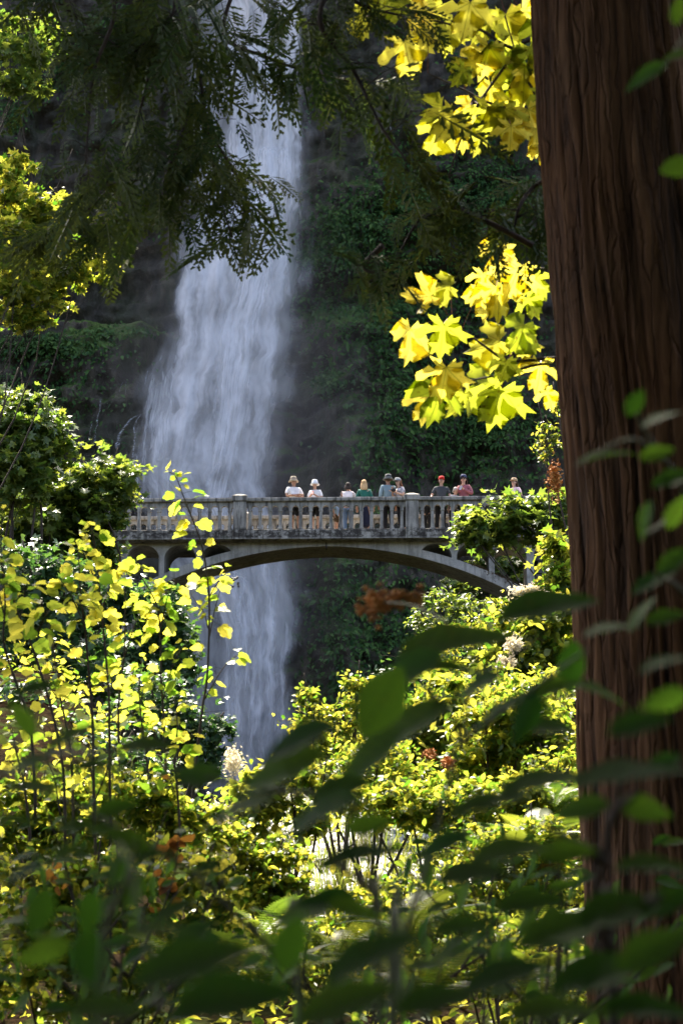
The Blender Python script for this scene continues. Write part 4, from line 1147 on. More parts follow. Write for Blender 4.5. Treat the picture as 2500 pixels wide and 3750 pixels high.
def cedar():
    foot = Vector((1.47, 8.2, gz(1.47, 8.2) - .15))
    root = empty('cedar_tree', foot, 'massive red-brown cedar trunk filling the right side, its drooping boughs across the top', 'tree')
    # trunk: stringy ridged bark, wandering strips
    NA, NZ, H = 400, 190, 14.0
    V = np.zeros((NZ, NA, 3)); rid = np.zeros((NZ, NA))
    for j in range(NZ):
        z = H * (j / (NZ - 1)) ** 1.25
        r = .445 - .0075 * z + .16 * math.exp(-z * 1.6)
        cx = -.028 * z + .02 * math.sin(z * .8); cy_ = .01 * z
        for i in range(NA):
            a = 2 * math.pi * i / NA; ca, sa = math.cos(a), math.sin(a)
            w = .22 * noise.noise(Vector((ca * 1.1, sa * 1.1, z * .45))) + .07 * noise.noise(Vector((ca * 3, sa * 3, z * 1.3))) + .03 * noise.noise(Vector((ca * 7, sa * 7, z * 3.0)))
            aw = a + w
            k = noise.noise(Vector((math.cos(aw) * 9.5, math.sin(aw) * 9.5, z * .8)))
            k2 = noise.noise(Vector((math.cos(aw) * 24, math.sin(aw) * 24, z * 2.2 + 7)))
            kk = 1 - abs(k) * 2.0
            k3 = noise.noise(Vector((math.cos(aw) * 6, math.sin(aw) * 6, z * 3.2 + 19)))
            h = .55 * kk + .4 * (k2 + .5) + .45 * k3 * max(0, kk)
            lump = .03 * noise.noise(Vector((ca * 1.5, sa * 1.5, z * .5 + 3)))
            rr = r + lump + .026 * h
            V[j, i] = (cx + ca * rr, cy_ + sa * rr, z); rid[j, i] = h
    idx = np.arange(NZ * NA).reshape(NZ, NA)
    T = np.stack([idx[:-1], np.roll(idx, -1, 1)[:-1], np.roll(idx, -1, 1)[1:], idx[1:]], -1).reshape(-1, 4)
    me = mesh_np('trunk', V.reshape(-1, 3), T, True)
    at = me.attributes.new('ridge', 'FLOAT', 'POINT'); at.data.foreach_set('value', (rid.ravel() * .6 + .3).astype(np.float32))
    link('trunk', me, bark_mat(), root)

    rg = np.random.default_rng(23)
    # boughs in view: pixel line of the limb, distance, number of sprays, spray length (px), hang
    B = [([(1180, -200), (760, -60), (720, 150), (740, 330), (770, 520), (800, 700), (850, 870)], 8.3, 120, 210, 1.0),
         ([(1000, -220), (560, -80), (560, 150), (520, 380), (430, 600), (330, 760)], 8.0, 110, 210, .9),
         ([(900, -150), (820, 120), (980, 210), (1120, 260), (1290, 300)], 8.5, 95, 190, 1.2),
         ([(1300, -200), (1170, 60), (1290, 250), (1400, 470), (1500, 600)], 8.7, 42, 230, 1.3),
         ([(700, 420), (640, 560), (600, 700), (640, 800)], 8.1, 46, 190, 1.0),
         ([(760, 480), (840, 600), (900, 720), (880, 860)], 8.4, 46, 180, 1.0),
         ([(350, -150), (420, 40), (345, 260), (322, 480), (315, 600)], 7.6, 34, 200, .8),
         ([(260, -120), (200, -20), (320, 90), (420, 160)], 7.8, 40, 220, .6),
         ([(640, -160), (640, 20), (600, 100), (480, 200)], 7.9, 60, 220, .8),
         ([(1950, 900), (1800, 820), (1650, 760), (1540, 800), (1450, 950)], 9.0, 40, 210, 1.1),
         ([(1400, 900), (1330, 980), (1420, 1010)], 9.0, 16, 170, 1.1),
         ([(2100, 620), (1960, 680), (1900, 760), (1880, 850)], 9.2, 34, 190, 1.1),
         ([(1150, -180), (1200, -60), (1330, 20), (1480, 60)], 8.9, 44, 200, 1.0),
         ([(420, 680), (330, 760), (230, 830), (130, 880)], 12.2, 60, 190, 1.0),
         ([(460, 740), (420, 820), (380, 880)], 12.3, 30, 180, 1.0),
         ([(940, -120), (960, -20), (1020, 30)], 8.6, 20, 200, .9)]
    for bi, (ln, Y, n, slen, hang) in enumerate(B):
        Y = Y + 3.0 if Y < 12 and sum(q[0] for q in ln) / len(ln) < 1150 else Y
        p = smooth_path([pix(x, y, Y + rg.uniform(-.1, .1)) for x, y in ln], 8)
        P = np.array([tuple(q) for q in p])
        mb = MB(); mb.tube(p, [.014 * (1 - .8 * i / len(p)) + .002 for i in range(len(p))], 6)
        n = int(n * (.48 if n > 55 else .72)); t = rg.uniform(.12, 1, n) ** .9 * (len(P) - 1); i0 = np.minimum(t.astype(int), len(P) - 2); fr = (t - i0)[:, None]
        A = P[i0] * (1 - fr) + P[i0 + 1] * fr
        tan = nrm(P[i0 + 1] - P[i0])
        d = nrm(tan * .7 + rg.normal(size=(n, 3)) * np.array((.75, .6, .3)) + np.array((0, 0, -.9 * hang)))
        Ls = slen * 1.15 * mpp(500, Y) * rg.uniform(.5, 1.35, n)
        # second-order twigs: each spray hangs from a short side twig
        off = nrm(rg.normal(size=(n, 3)) * np.array((1, .9, .35))) * (Ls * rg.uniform(.0, .75, n))[:, None]
        nor = rg.normal(size=(n, 3)) * np.array((.55, .35, .3)) + np.array((0, -1.0, .45))
        Q = A + off
        fo = scatter_multi('bough', T_SPRAYS, frames(nor, d), Q, Ls, rg.uniform(0, 1, n), LM_CEDAR, root, foot)
        for k in range(n):
            a, b = Vector(A[k]), Vector(Q[k])
            if (b - a).length > .03: mb.tube([a, a.lerp(b, .5) + Vector((0, 0, .02)), b], [.003, .0024, .0016], 4)
        mb.build('limb', M_BARK, fo, foot, True)
    # unseen boughs, added above the frame and round the lens to shade near plants
    def crown(X, Yq, Z, nb, size, nor, zroot):
        N = len(X); key = np.arctan2(Yq - 8.2, X - 1.3); od = np.argsort(key); grp = np.array_split(od, nb)
        M = rand_frames(N, nor, .4, rg, (-.3, -.3, -.3), .7); Ls = rg.uniform(size * .7, size * 1.3, N); rn = rg.uniform(0, 1, N); L = np.stack([X, Yq, Z], -1)
        for s_ in grp:
            fo = scatter('bough', T_SPRAY_FAR, M[s_], L[s_], Ls[s_], rn[s_], LM_CEDAR, root, foot)  # out of frame, there only to cast shade
            e = Vector(L[s_].mean(0)); st = Vector((1.2, 8.25, zroot)); mb = MB()
            far = Vector(L[s_][np.argmax(np.linalg.norm(L[s_] - np.array(st), axis=1))])
            pth = smooth_path([st, st.lerp(e, .5) + Vector((0, 0, .5)), Vector((e.x, e.y, max(e.z, 6.5))), Vector((far.x, far.y, max(far.z, 6.0)))], 6)
            mb.tube(pth, [.05 * (1 - .85 * i / len(pth)) for i in range(len(pth))], 6)
            mb.build('limb', M_BARK, fo, foot, True)
    N = 2000
    X = rg.uniform(-3.4, 1.9, N); Yq = rg.uniform(4.4, 11.6, N)
    crown(X, Yq, 10.3 + rg.normal(0, .45, N) - .12 * np.abs(X - 1.3), 12, .65, (0, -.1, 1), 10.9)  # laid out to shade the near leaves and boughs, leaving the maple lit
    N = 900
    X = rg.uniform(-3.9, -0.7, N); Yq = rg.uniform(11.6, 15.0, N)
    crown(X, Yq, 11.2 + rg.normal(0, .4, N), 4, .75, (0, -.1, 1), 11.6)  # extends the shade over the farther boughs in view
    N = 2600
    X = rg.uniform(-7, 8, N); Yq = rg.uniform(-7, 4.8, N)
    crown(X, Yq, 8.0 + rg.normal(0, .6, N) - .1 * np.abs(Yq - 5), 10, 1.0, (0, -.1, 1), 10.2)  # added roof of sprays over the camera, cuts sky light on the foreground
    N = 1500
    X = rg.uniform(-8, 8, N); Yq = rg.uniform(-8.5, -6, N)
    crown(X, Yq, rg.uniform(2.0, 7.5, N), 5, 1.1, (0, .9, .3), 9.6)  # added curtain of sprays behind the camera, blocks sky light
    N = 700
    X = rg.uniform(3.0, 7.5, N); Yq = rg.uniform(-5, 6, N)
    crown(X, Yq, rg.uniform(2.5, 8, N), 4, 1.0, (-.9, 0, .3), 9.6)


cedar()

# ================================================================== plants close to the lens
def foreground():
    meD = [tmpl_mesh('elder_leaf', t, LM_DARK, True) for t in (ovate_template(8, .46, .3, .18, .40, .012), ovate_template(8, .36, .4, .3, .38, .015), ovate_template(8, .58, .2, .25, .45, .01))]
    rg = random.Random(17)
    def shrub(label, Y, leaves, stems, mat=M_STEM, name='elder_shrub', yj=.12, rad=.004):
        Y = Y * .84 if Y < 3 else Y
        s0 = stems[0]; foot = pix(s0[-1][0], s0[-1][1], Y); foot.z = gz(foot.x, Y) - .02
        root = empty(name, foot, label, 'shrub', 'shaded shrubs close to the lens')
        for i, ln in enumerate(stems):
            mb = MB()
            p = [pix(x, y, Y + .05 * k) for k, (x, y) in enumerate(ln)]
            if i == 0: p.append(Vector(foot))
            p = smooth_path(p, 6)
            mb.tube(p, [rad * (.35 + .65 * k / len(p)) for k in range(len(p))], 8)
            mb.build('stem', mat, root, foot, True)
        for cx, cy_, ln, w, deg in leaves:
            ln, w = ln * .74, w * .66
            yy = Y + rg.uniform(-yj, yj)
            tip = img_dir(deg, rg.uniform(-.15, .3))
            t = min(1.0, w / ln / .46); tilt = math.degrees(math.acos(max(.12, min(1, t))))
            k = 1 if t < .5 and rg.random() < .5 else (2 if t > .95 and rg.random() < .4 else 0)
            nor = img_normal(tip, tilt, -1 if -90 < deg < 90 else 1)
            if nor.z < 0: nor = -nor
            leaf_object(meD[k], pix(cx, cy_, yy), tip, nor, ln * mpp(cy_, yy), root)
        return root
    # (centre x, centre y, length, apparent width, direction of tip in degrees; 0 = right, 90 = up)
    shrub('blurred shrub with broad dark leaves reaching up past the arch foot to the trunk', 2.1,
          [(1990, 2215, 560, 170, 18), (1640, 2345, 600, 150, 17), (1500, 2450, 420, 150, 205), (1400, 2560, 420, 260, 238), (1500, 2650, 520, 140, 205), (1360, 2760, 440, 150, 215), (1660, 2440, 380, 90, 8), (2090, 2440, 300, 220, 262), (2010, 2520, 260, 90, 190), (1930, 2620, 300, 140, 250), (1990, 2660, 330, 80, 8), (2180, 2520, 330, 60, -5), (1760, 2500, 300, 80, 200), (1830, 2590, 330, 60, 200), (2230, 2300, 320, 40, 18)],
          [[(1980, 2330), (1760, 2480), (1680, 2700), (1600, 3050), (1480, 3450), (1430, 3900)], [(1420, 2480), (1560, 2520), (1690, 2680)], [(2150, 2380), (1950, 2520), (1690, 2720)]])
    shrub('blurred shrub with long dark leaves in front of the foot of the fall', 1.9,
          [(1100, 2700, 440, 120, 200), (1040, 2810, 520, 170, 198), (1180, 2960, 520, 130, 195), (720, 2840, 320, 130, 175), (880, 2960, 420, 60, 195), (1250, 2880, 360, 100, 20), (1320, 3120, 560, 90, 24), (1340, 3020, 260, 120, 15), (1210, 3290, 330, 110, 180), (1130, 3330, 420, 120, 190), (1290, 3330, 300, 90, -10)],
          [[(1010, 2790), (1200, 2850), (1330, 3050), (1370, 3350), (1390, 3900)], [(760, 2850), (1000, 2900), (1240, 2920)], [(1120, 3150), (1260, 3180), (1360, 3260)]])
    shrub('blurred shrub with pale-backed leaves at the left edge in front of the yellow-green shoots', 1.9,
          [(130, 2520, 280, 80, 22), (90, 2640, 230, 200, 120), (260, 2690, 380, 90, 40), (340, 2800, 420, 70, 18), (90, 2800, 300, 80, 190), (520, 2730, 330, 70, 12), (120, 2880, 320, 60, 10), (420, 2960, 260, 100, 20), (60, 3000, 260, 60, 8), (300, 3020, 320, 60, 4)],
          [[(140, 2600), (40, 2760), (-60, 3000), (-120, 3500)], [(420, 2760), (220, 2760), (20, 2830)]])
    shrub('blurred shrub with a long stem slanting across the lower left', 1.75,
          [(480, 3080, 300, 120, 150), (430, 3180, 220, 150, 250), (330, 3330, 240, 200, 260), (500, 3260, 230, 190, 240), (150, 3330, 260, 170, 250), (170, 3480, 300, 170, 200), (330, 3500, 330, 230, 280), (640, 3330, 260, 70, 30), (560, 3130, 240, 60, 15), (760, 3180, 220, 60, 20), (100, 3180, 300, 70, 190), (250, 3120, 260, 70, 20), (700, 3420, 300, 90, 35)],
          [[(-80, 2840), (200, 2920), (420, 3030), (640, 3150), (840, 3330), (1010, 3520), (1100, 3900)], [(500, 3080), (470, 3200), (420, 3330), (350, 3500)], [(180, 3200), (170, 3350), (150, 3520)]])
    shrub('big soft dark leaves along the bottom edge, left of centre', 1.25,
          [(680, 3520, 640, 200, 22), (840, 3650, 700, 220, 12), (380, 3690, 460, 110, 8), (1060, 3460, 330, 180, 70), (560, 3400, 360, 80, 20)],
          [[(900, 3500), (760, 3620), (600, 3700), (350, 3900)], [(250, 3560), (400, 3680), (480, 3800)]], rad=.0022)
    shrub('big soft dark leaves along the bottom edge, right of centre', 1.4,
          [(1340, 3500, 560, 150, 32), (1250, 3670, 560, 170, 25), (1700, 3390, 380, 110, 12), (1580, 3660, 460, 130, 18), (1840, 3570, 520, 120, 24), (2020, 3690, 560, 130, 14), (1640, 3500, 300, 70, 190)],
          [[(1620, 3330), (1540, 3500), (1480, 3700), (1450, 3900)], [(1900, 3520), (1720, 3640), (1500, 3760)]], rad=.0025)
    shrub('blurred shrub with long leaves in front of the lower trunk', 1.7,
          [(1980, 2850, 560, 130, 24), (2280, 2830, 620, 80, 16), (2330, 2650, 360, 120, 20), (2130, 2960, 320, 120, 190), (2350, 2960, 300, 140, -10), (1780, 2930, 480, 110, 26), (2420, 2420, 300, 60, 30), (2440, 2560, 260, 130, 200), (1850, 3110, 420, 110, 18), (2060, 3120, 320, 130, 10), (2380, 3160, 420, 90, 12), (2250, 3330, 520, 160, 18), (2050, 3400, 520, 160, 22), (2380, 3480, 460, 190, 28), (2180, 3560, 560, 170, 20), (2440, 3300, 340, 130, 30), (1930, 3300, 380, 120, 14), (1720, 3200, 420, 90, 16), (1620, 3090, 330, 110, 200), (2350, 3680, 520, 120, 10), (2420, 2800, 260, 90, 200)],
          [[(2280, 2780), (2250, 2960), (2210, 3130), (2180, 3270), (2215, 3480), (2250, 3900)], [(2330, 2900), (2260, 2960), (2240, 3000)], [(2420, 3280), (2300, 3320), (2195, 3400)], [(1980, 3020), (2100, 3080), (2210, 3150)]], M_BARK, rad=.006)
    shrub('spray of leaves on thin stems in front of the middle of the trunk', 2.2,
          [(2320, 1480, 150, 110, 60), (2200, 1660, 330, 50, 28), (2410, 1530, 220, 45, 30), (2400, 1660, 200, 90, 20), (2460, 1750, 260, 90, 25), (2380, 2130, 260, 70, 35), (2470, 2050, 260, 100, 40), (2340, 2250, 240, 50, 60), (2360, 1900, 220, 60, 250), (2470, 1880, 200, 130, 60), (2430, 2260, 220, 80, 20)],
          [[(2110, 1700), (2300, 1610), (2420, 1680), (2500, 1800), (2560, 2200), (2600, 3200)], [(2330, 1520), (2370, 1600), (2420, 1680)], [(2400, 2100), (2480, 2150), (2560, 2240)], [(2360, 1960), (2450, 1900), (2510, 1850)]], name='elder_sapling')
    shrub('few dark leaves in front of the upper trunk at the right edge', 2.3,
          [(2370, 270, 260, 95, 205), (2480, 610, 200, 100, 205), (2490, 200, 200, 60, 20), (2480, 40, 160, 120, 80)],
          [[(2440, 230), (2530, 150), (2600, 600), (2650, 1800), (2660, 3200)]], name='elder_sapling')
    # small shaded leaves that fill the lower edge a little farther back
    for si, (lab, Y, x0, x1, y0, y1, n, sz) in enumerate((
            ('shaded shrub with mid-sized leaves in the lower left, behind the slanting stem', 3.4, -40, 900, 3150, 3760, 70, 150),
            ('shaded shrub with mid-sized leaves in the lower middle', 3.6, 850, 1650, 3350, 3760, 50, 150),
            ('shaded shrub with mid-sized leaves at the lower right before the trunk', 3.6, 1550, 2520, 3050, 3760, 80, 150),
            ('half-shaded shrub of small leaves left of the pale patch of ground', 5.2, 0, 800, 2880, 3500, 75, 95),
            ('half-shaded shrub of small leaves right of the pale patch of ground', 5.4, 1420, 2120, 2980, 3500, 70, 95))):
        L = []; stems = [[((x0 + x1) / 2, y0 + 60), ((x0 + x1) / 2 + 30, (y0 + y1) / 2), ((x0 + x1) / 2, y1 + 100)]]
        for k in range(7):
            bx = rg.uniform(x0, x1); by = rg.uniform(y0, y0 + (y1 - y0) * .5)
            stems.append([(bx, by), (bx * .7 + (x0 + x1) * .15 + rg.uniform(-60, 60), by * .5 + y1 * .5), ((x0 + x1) / 2 + rg.uniform(-150, 150), y1 + 80)])
        for k in range(n):
            ln = rg.choice(stems); t = rg.uniform(0, .8) * (len(ln) - 1); i = int(t); f = t - i
            a = [ln[i][q] * (1 - f) + ln[i + 1][q] * f for q in (0, 1)]
            if rg.random() < .45: a = [rg.uniform(x0, x1), y0 + (y1 - y0) * rg.random() ** .8]
            l = sz * rg.uniform(.6, 1.25)
            L.append((a[0] + rg.uniform(-90, 90), a[1] + rg.uniform(-60, 60), l, l * rg.uniform(.12, .42), rg.choice((rg.uniform(-10, 45), rg.uniform(165, 225), rg.uniform(240, 290)))))
        shrub(lab, Y, L, stems, M_BARK, 'snowberry_shrub', .5, .004)
    # rusty seed head held up in front of the gorge
    root = bpy.data.objects['elder_shrub']
    mb = MB(); r2 = random.Random(4)
    for k in range(130):
        c = pix(1385 + r2.gauss(0, 34), 2208 + r2.gauss(0, 26), 3.4 + r2.uniform(-.03, .03)) if k < 95 else pix(1490 + r2.uniform(-60, 60), 2195 + r2.gauss(0, 16), 3.4)
        mb.sphere(c, r2.uniform(.003, .0065), 6, 4)
    o = mb.build('seed_head', M_SEED, root, root.location, True)
    mb = MB(); mb.tube(smooth_path([pix(1400, 2205, 3.4), pix(1520, 2220, 3.1), pix(1700, 2330, 2.2), pix(1760, 2480, 2.15)], 6), .0018, 6); mb.build('stem', M_STEM, root, root.location, True)


foreground()


# ---- ferns
def ferns():
    me = tmpl_mesh('fern_frond', T_FROND, LM_FERN); med = tmpl_mesh('fern_frond_dry', T_FROND, M_DEAD)
    rg = random.Random(9)
    spec = [(930, 3420, 11, 'fern in broken sun below the low bush in the bottom middle'), (1010, 3560, 9, 'fern near the bottom edge left of centre'), (1500, 3400, 9.5, 'fern just right of the pale ground patch, near the bottom'), (1560, 3640, 8, 'fern at the bottom edge right of centre'),
            (1960, 3060, 12, 'large fern with sunlit fronds beside the foot of the trunk'), (2030, 2900, 13, 'fern high on the bank against the trunk'), (1880, 3200, 11, 'fern turning gold beside the foot of the trunk'), (1950, 3420, 10, 'fern in the shade under the trunk'),
            (1980, 3600, 8.5, 'fern at the bottom right in front of the trunk'), (720, 3560, 8.5, 'fern in the bottom left shade'), (1230, 3480, 10, 'fern in the bottom middle catching a fleck of sun')]
    for px, py, Y, lab in spec:
        c = pix(px, py + 60, Y); c.z = max(c.z, gz(c.x, Y))
        root = empty('sword_fern', c, lab, 'fern', 'ferns on the bank')
        n = rg.randint(11, 15)
        for k in range(n):
            a = 2 * math.pi * k / n + rg.uniform(-.2, .2); up = rg.uniform(.35, .95)
            d = Vector((math.cos(a), math.sin(a) * .9, up)).normalized()
            nor = Vector((-math.cos(a) * up, -math.sin(a) * up, 1))
            leaf_object(med if ('gold' in lab and k % 5 == 0) else me, c, d, nor, rg.uniform(.28, .52), root, 'frond', 0.0)


ferns()


# ---- ground cover, grass, gravel, cliff plants, blossoms
def cover():
    rg = np.random.default_rng(31)
    N = 56000
    Y = 6 + 44 * rg.random(N) ** 1.3; X = (rg.random(N) * 2 - 1) * (Y * .27 + 1.6)
    # leave the pale stony patch open
    px = 1250 + X / Y * F_PX
    bare = (np.abs(px - 1270) < 260 + rg.normal(0, 50, N)) & (Y > 17) & (Y < 40)
    bare |= (px < 760) & (Y > 12.5) & (rg.random(N) < .85)
    X, Y = X[~bare], Y[~bare]; N = len(X)
    G = np.array([gz(x, y) for x, y in zip(X, Y)])
    clump = np.array([noise.noise(Vector((x * .8, y * .8, 0))) for x, y in zip(X, Y)])
    Z = G + rg.random(N) ** 1.4 * (.22 + .4 * np.clip(clump + .3, 0, 1)) * (1 + Y * .02)
    M = rand_frames(N, SN * .7 + np.array((0, -.1, .5)), .6, rg, (0, -.2, -.1), .9)
    o = scatter('ground_cover', T_OV3, M, np.stack([X, Y, Z], -1), rg.uniform(.04, .10, N) * (1 + Y * .018), rg.random(N), LM_SUNNY)
    tag(o, 'low leafy ground cover carpeting the banks of the gorge', 'ground cover', kind='stuff')
    # grass round the pale patch
    N = 3000; Y = rg.uniform(14, 30, N); px = 1300 + rg.normal(0, 230, N); X = (px - 1250) / F_PX * Y
    V = []; T = []; rn = []
    for x, y in zip(X, Y):
        z = gz(x, y); h = rg.uniform(.15, .45); a = rg.uniform(0, 6.3); dx, dy = math.cos(a) * .006, math.sin(a) * .006; bx, by = rg.normal(0, .12, 2); b = len(V)
        V += [(x - dx, y - dy, z), (x + dx, y + dy, z), (x + bx * .4 + dx * .7, y + by * .4, z + h * .65), (x + bx * .4 - dx * .7, y + by * .4, z + h * .65), (x + bx, y + by, z + h)]
        T += [(b, b + 1, b + 2), (b, b + 2, b + 3), (b + 3, b + 2, b + 4)]; rn += [rg.random()] * 5
    o = link('grass', mesh_np('grass', np.array(V), np.array(T), rnd=np.array(rn)), LM_GRASS)
    tag(o, 'tufts of thin sunlit grass round the pale stony patch', 'grass', kind='stuff')
    # pale stones in the open patch
    base = MB(); base.sphere((0, 0, 0), 1, 7, 5); tv = np.array(base.v); fs = []
    for f in base.f:
        for k in range(1, len(f) - 1): fs.append((f[0], f[k], f[k + 1]))
    N = 7000; Y = rg.uniform(16, 30, N); px = 1270 + rg.normal(0, 150, N); X = (px - 1250) / F_PX * Y
    L = np.array([(x, y, gz(x, y) + .01) for x, y in zip(X, Y)])
    M = rand_frames(N, (0, 0, 1), .3, rg) * np.array((1, .8, .6))[None, None, :]
    o = scatter('gravel', (tv, np.array(fs)), M, L, .02 + .07 * rg.random(N) ** 2.5 * (Y / 20), rg.random(N), simple_mat('pale_stone', (0.62, 0.60, 0.57), .8, .35, 6))
    tag(o, 'pale sunlit broken stones in the gap between the bushes', 'stones', kind='stuff')
    # bare twigs over the stones
    for k in range(8):
        r_ = random.Random(k); mb = MB(); y = r_.uniform(14, 20); x0 = 1110 + k * 52 + r_.uniform(-15, 15); y0 = r_.uniform(3080, 3230)
        p = smooth_path([pix(x0, y0, y), pix(x0 + r_.uniform(-60, 90), y0 - r_.uniform(20, 60), y), pix(x0 + r_.uniform(-120, 220), y0 - r_.uniform(-20, 90), y + .3)], 5)
        mb.tube(p, [.007 - .005 * i / len(p) for i in range(len(p))], 5)
        tag(mb.build('twig', M_BARK), 'bare dark twig over the pale stony patch, %s from the left by its foot' % ('first', 'second', 'third', 'fourth', 'fifth', 'sixth', 'seventh', 'eighth')[k], 'twig', 'bare twigs over the stones')
    # plants on the cliff
    P, Nn = [], []
    for cx, cy_, rx, ry, w in MOSS:
        n = int(rx * ry * w * .07)
        for k in range(n):
            px, py = cx + rg.normal(0, .5) * rx, cy_ + rg.normal(0, .5) * ry
            p = pix(px, py, 90.5)
            for _ in range(2): p = pix(px, py, cliff_y(p.x, p.z))
            p.y -= rg.uniform(.02, .35); P.append(tuple(p))
    for k in range(9000):
        px, py = rg.uniform(1050, 2100) if k % 4 else rg.uniform(0, 600), rg.uniform(100, 2600)
        if noise.noise(Vector((px * .006, py * .004, 2.2))) + .6 * noise.noise(Vector((px * .025, py * .02, 5.2))) < .26: continue
        p = pix(px, py, 90.5)
        for _ in range(2): p = pix(px, py, cliff_y(p.x, p.z))
        p.y -= rg.uniform(.02, .25); P.append(tuple(p))
    N = len(P); M = rand_frames(N, (0, -.75, .75), .45, rg, (0, -.5, -.8), .6)
    o = scatter('cliff_plants', T_OV3, M, np.array(P), rg.uniform(.06, .42, N) ** 1.2, rg.random(N), LM_CLIFF)
    tag(o, 'green ferns and moss cushions growing in patches on the wet cliff', 'cliff plants', kind='stuff')


cover()


def blossoms():
    base = MB(); base.sphere((0, 0, 0), 1, 6, 4); tv = np.array(base.v); fs = []
    for f in base.f:
        for k in range(1, len(f) - 1): fs.append((f[0], f[k], f[k + 1]))
    rg = np.random.default_rng(8)
    bushes = [o for o in bpy.data.objects if o.name.startswith('bush') and o.type == 'EMPTY']
    spec = [(855, 2790, 32, 55, 13.5), (800, 2990, 40, 45, 13), (830, 3130, 60, 90, 13), (1930, 2170, 70, 28, 30), (1880, 2360, 30, 26, 22), (1850, 2425, 36, 18, 22), (1640, 2795, 22, 16, 15), (1570, 2760, 20, 12, 15), (2030, 1760, 25, 70, 40)]
    for i, (cx, cy_, rx, ry, Y) in enumerate(spec):
        n = 420; c = np.array([tuple(pix(cx + rg.normal(0, .45) * rx, cy_ + rg.normal(0, .45) * ry, Y + rg.normal(0, .04))) for _ in range(n)])
        root = min(bushes, key=lambda b: (b.location - Vector(c[0])).length)
        o = scatter('blossom', T_OV3, rand_frames(n, (0, -.3, .6), 1.0, rg), c, rg.uniform(.5, 1.2, n) * .0022 * Y, rg.random(n), M_SEED if i in (6, 7, 8) else M_FLOWER, root, tuple(root.location))
        o['kind'] = 'stuff'
    # dead fern leaves glowing orange in the lower left
    root = bushes[-1]; me = tmpl_mesh('dead_leaf', T_OVW, M_DEAD); r_ = random.Random(2)
    for k in range(23):
        px, py = (620 + r_.gauss(0, 30), 3130 + r_.gauss(0, 90)) if k < 18 else (205 + r_.gauss(0, 30), 3220 + r_.gauss(0, 30))
        leaf_object(me, pix(px, py, 9.2), img_dir(r_.uniform(220, 320), r_.uniform(-.3, .3)), Vector(S) * -1 + Vector((r_.gauss(0, .5), -.8, r_.gauss(0, .4))), r_.uniform(.05, .10), root, 'dead_leaf')


blossoms()

# ================================================================== people on the bridge
M_SKIN = simple_mat('skin', (0.50, 0.30, 0.21), .55, .1, 10)
M_SKIN2 = simple_mat('tanned_skin', (0.36, 0.20, 0.13), .55, .1, 10)
_cm = {}


def cloth(name, col, rough=.85, var=.15, scale=6):
    if name not in _cm: _cm[name] = simple_mat(name, col, rough, var, scale, .2)
    return _cm[name]


def skin_mesh(name, pts, edges, rad, root_i=0, sub=2):
    me = bpy.data.meshes.new(name); me.from_pydata([tuple(p) for p in pts], edges, [])
    o = bpy.data.objects.new(name, me); COL.objects.link(o)
    o.modifiers.new('skin', 'SKIN').use_smooth_shade = True
    sv = me.skin_vertices[0].data
    for i, r in enumerate(rad):
        sv[i].radius = r if hasattr(r, '__len__') else (r, r)
        sv[i].use_root = i == root_i
    ss = o.modifiers.new('sub', 'SUBSURF'); ss.levels = sub; ss.render_levels = sub
    dg = bpy.context.evaluated_depsgraph_get()
    res = bpy.data.meshes.new_from_object(o.evaluated_get(dg))
    bpy.data.objects.remove(o); bpy.data.meshes.remove(me)
    res.name = name
    res.polygons.foreach_set('use_smooth', np.ones(len(res.polygons), dtype=bool))
    return res


DECK = -1.05


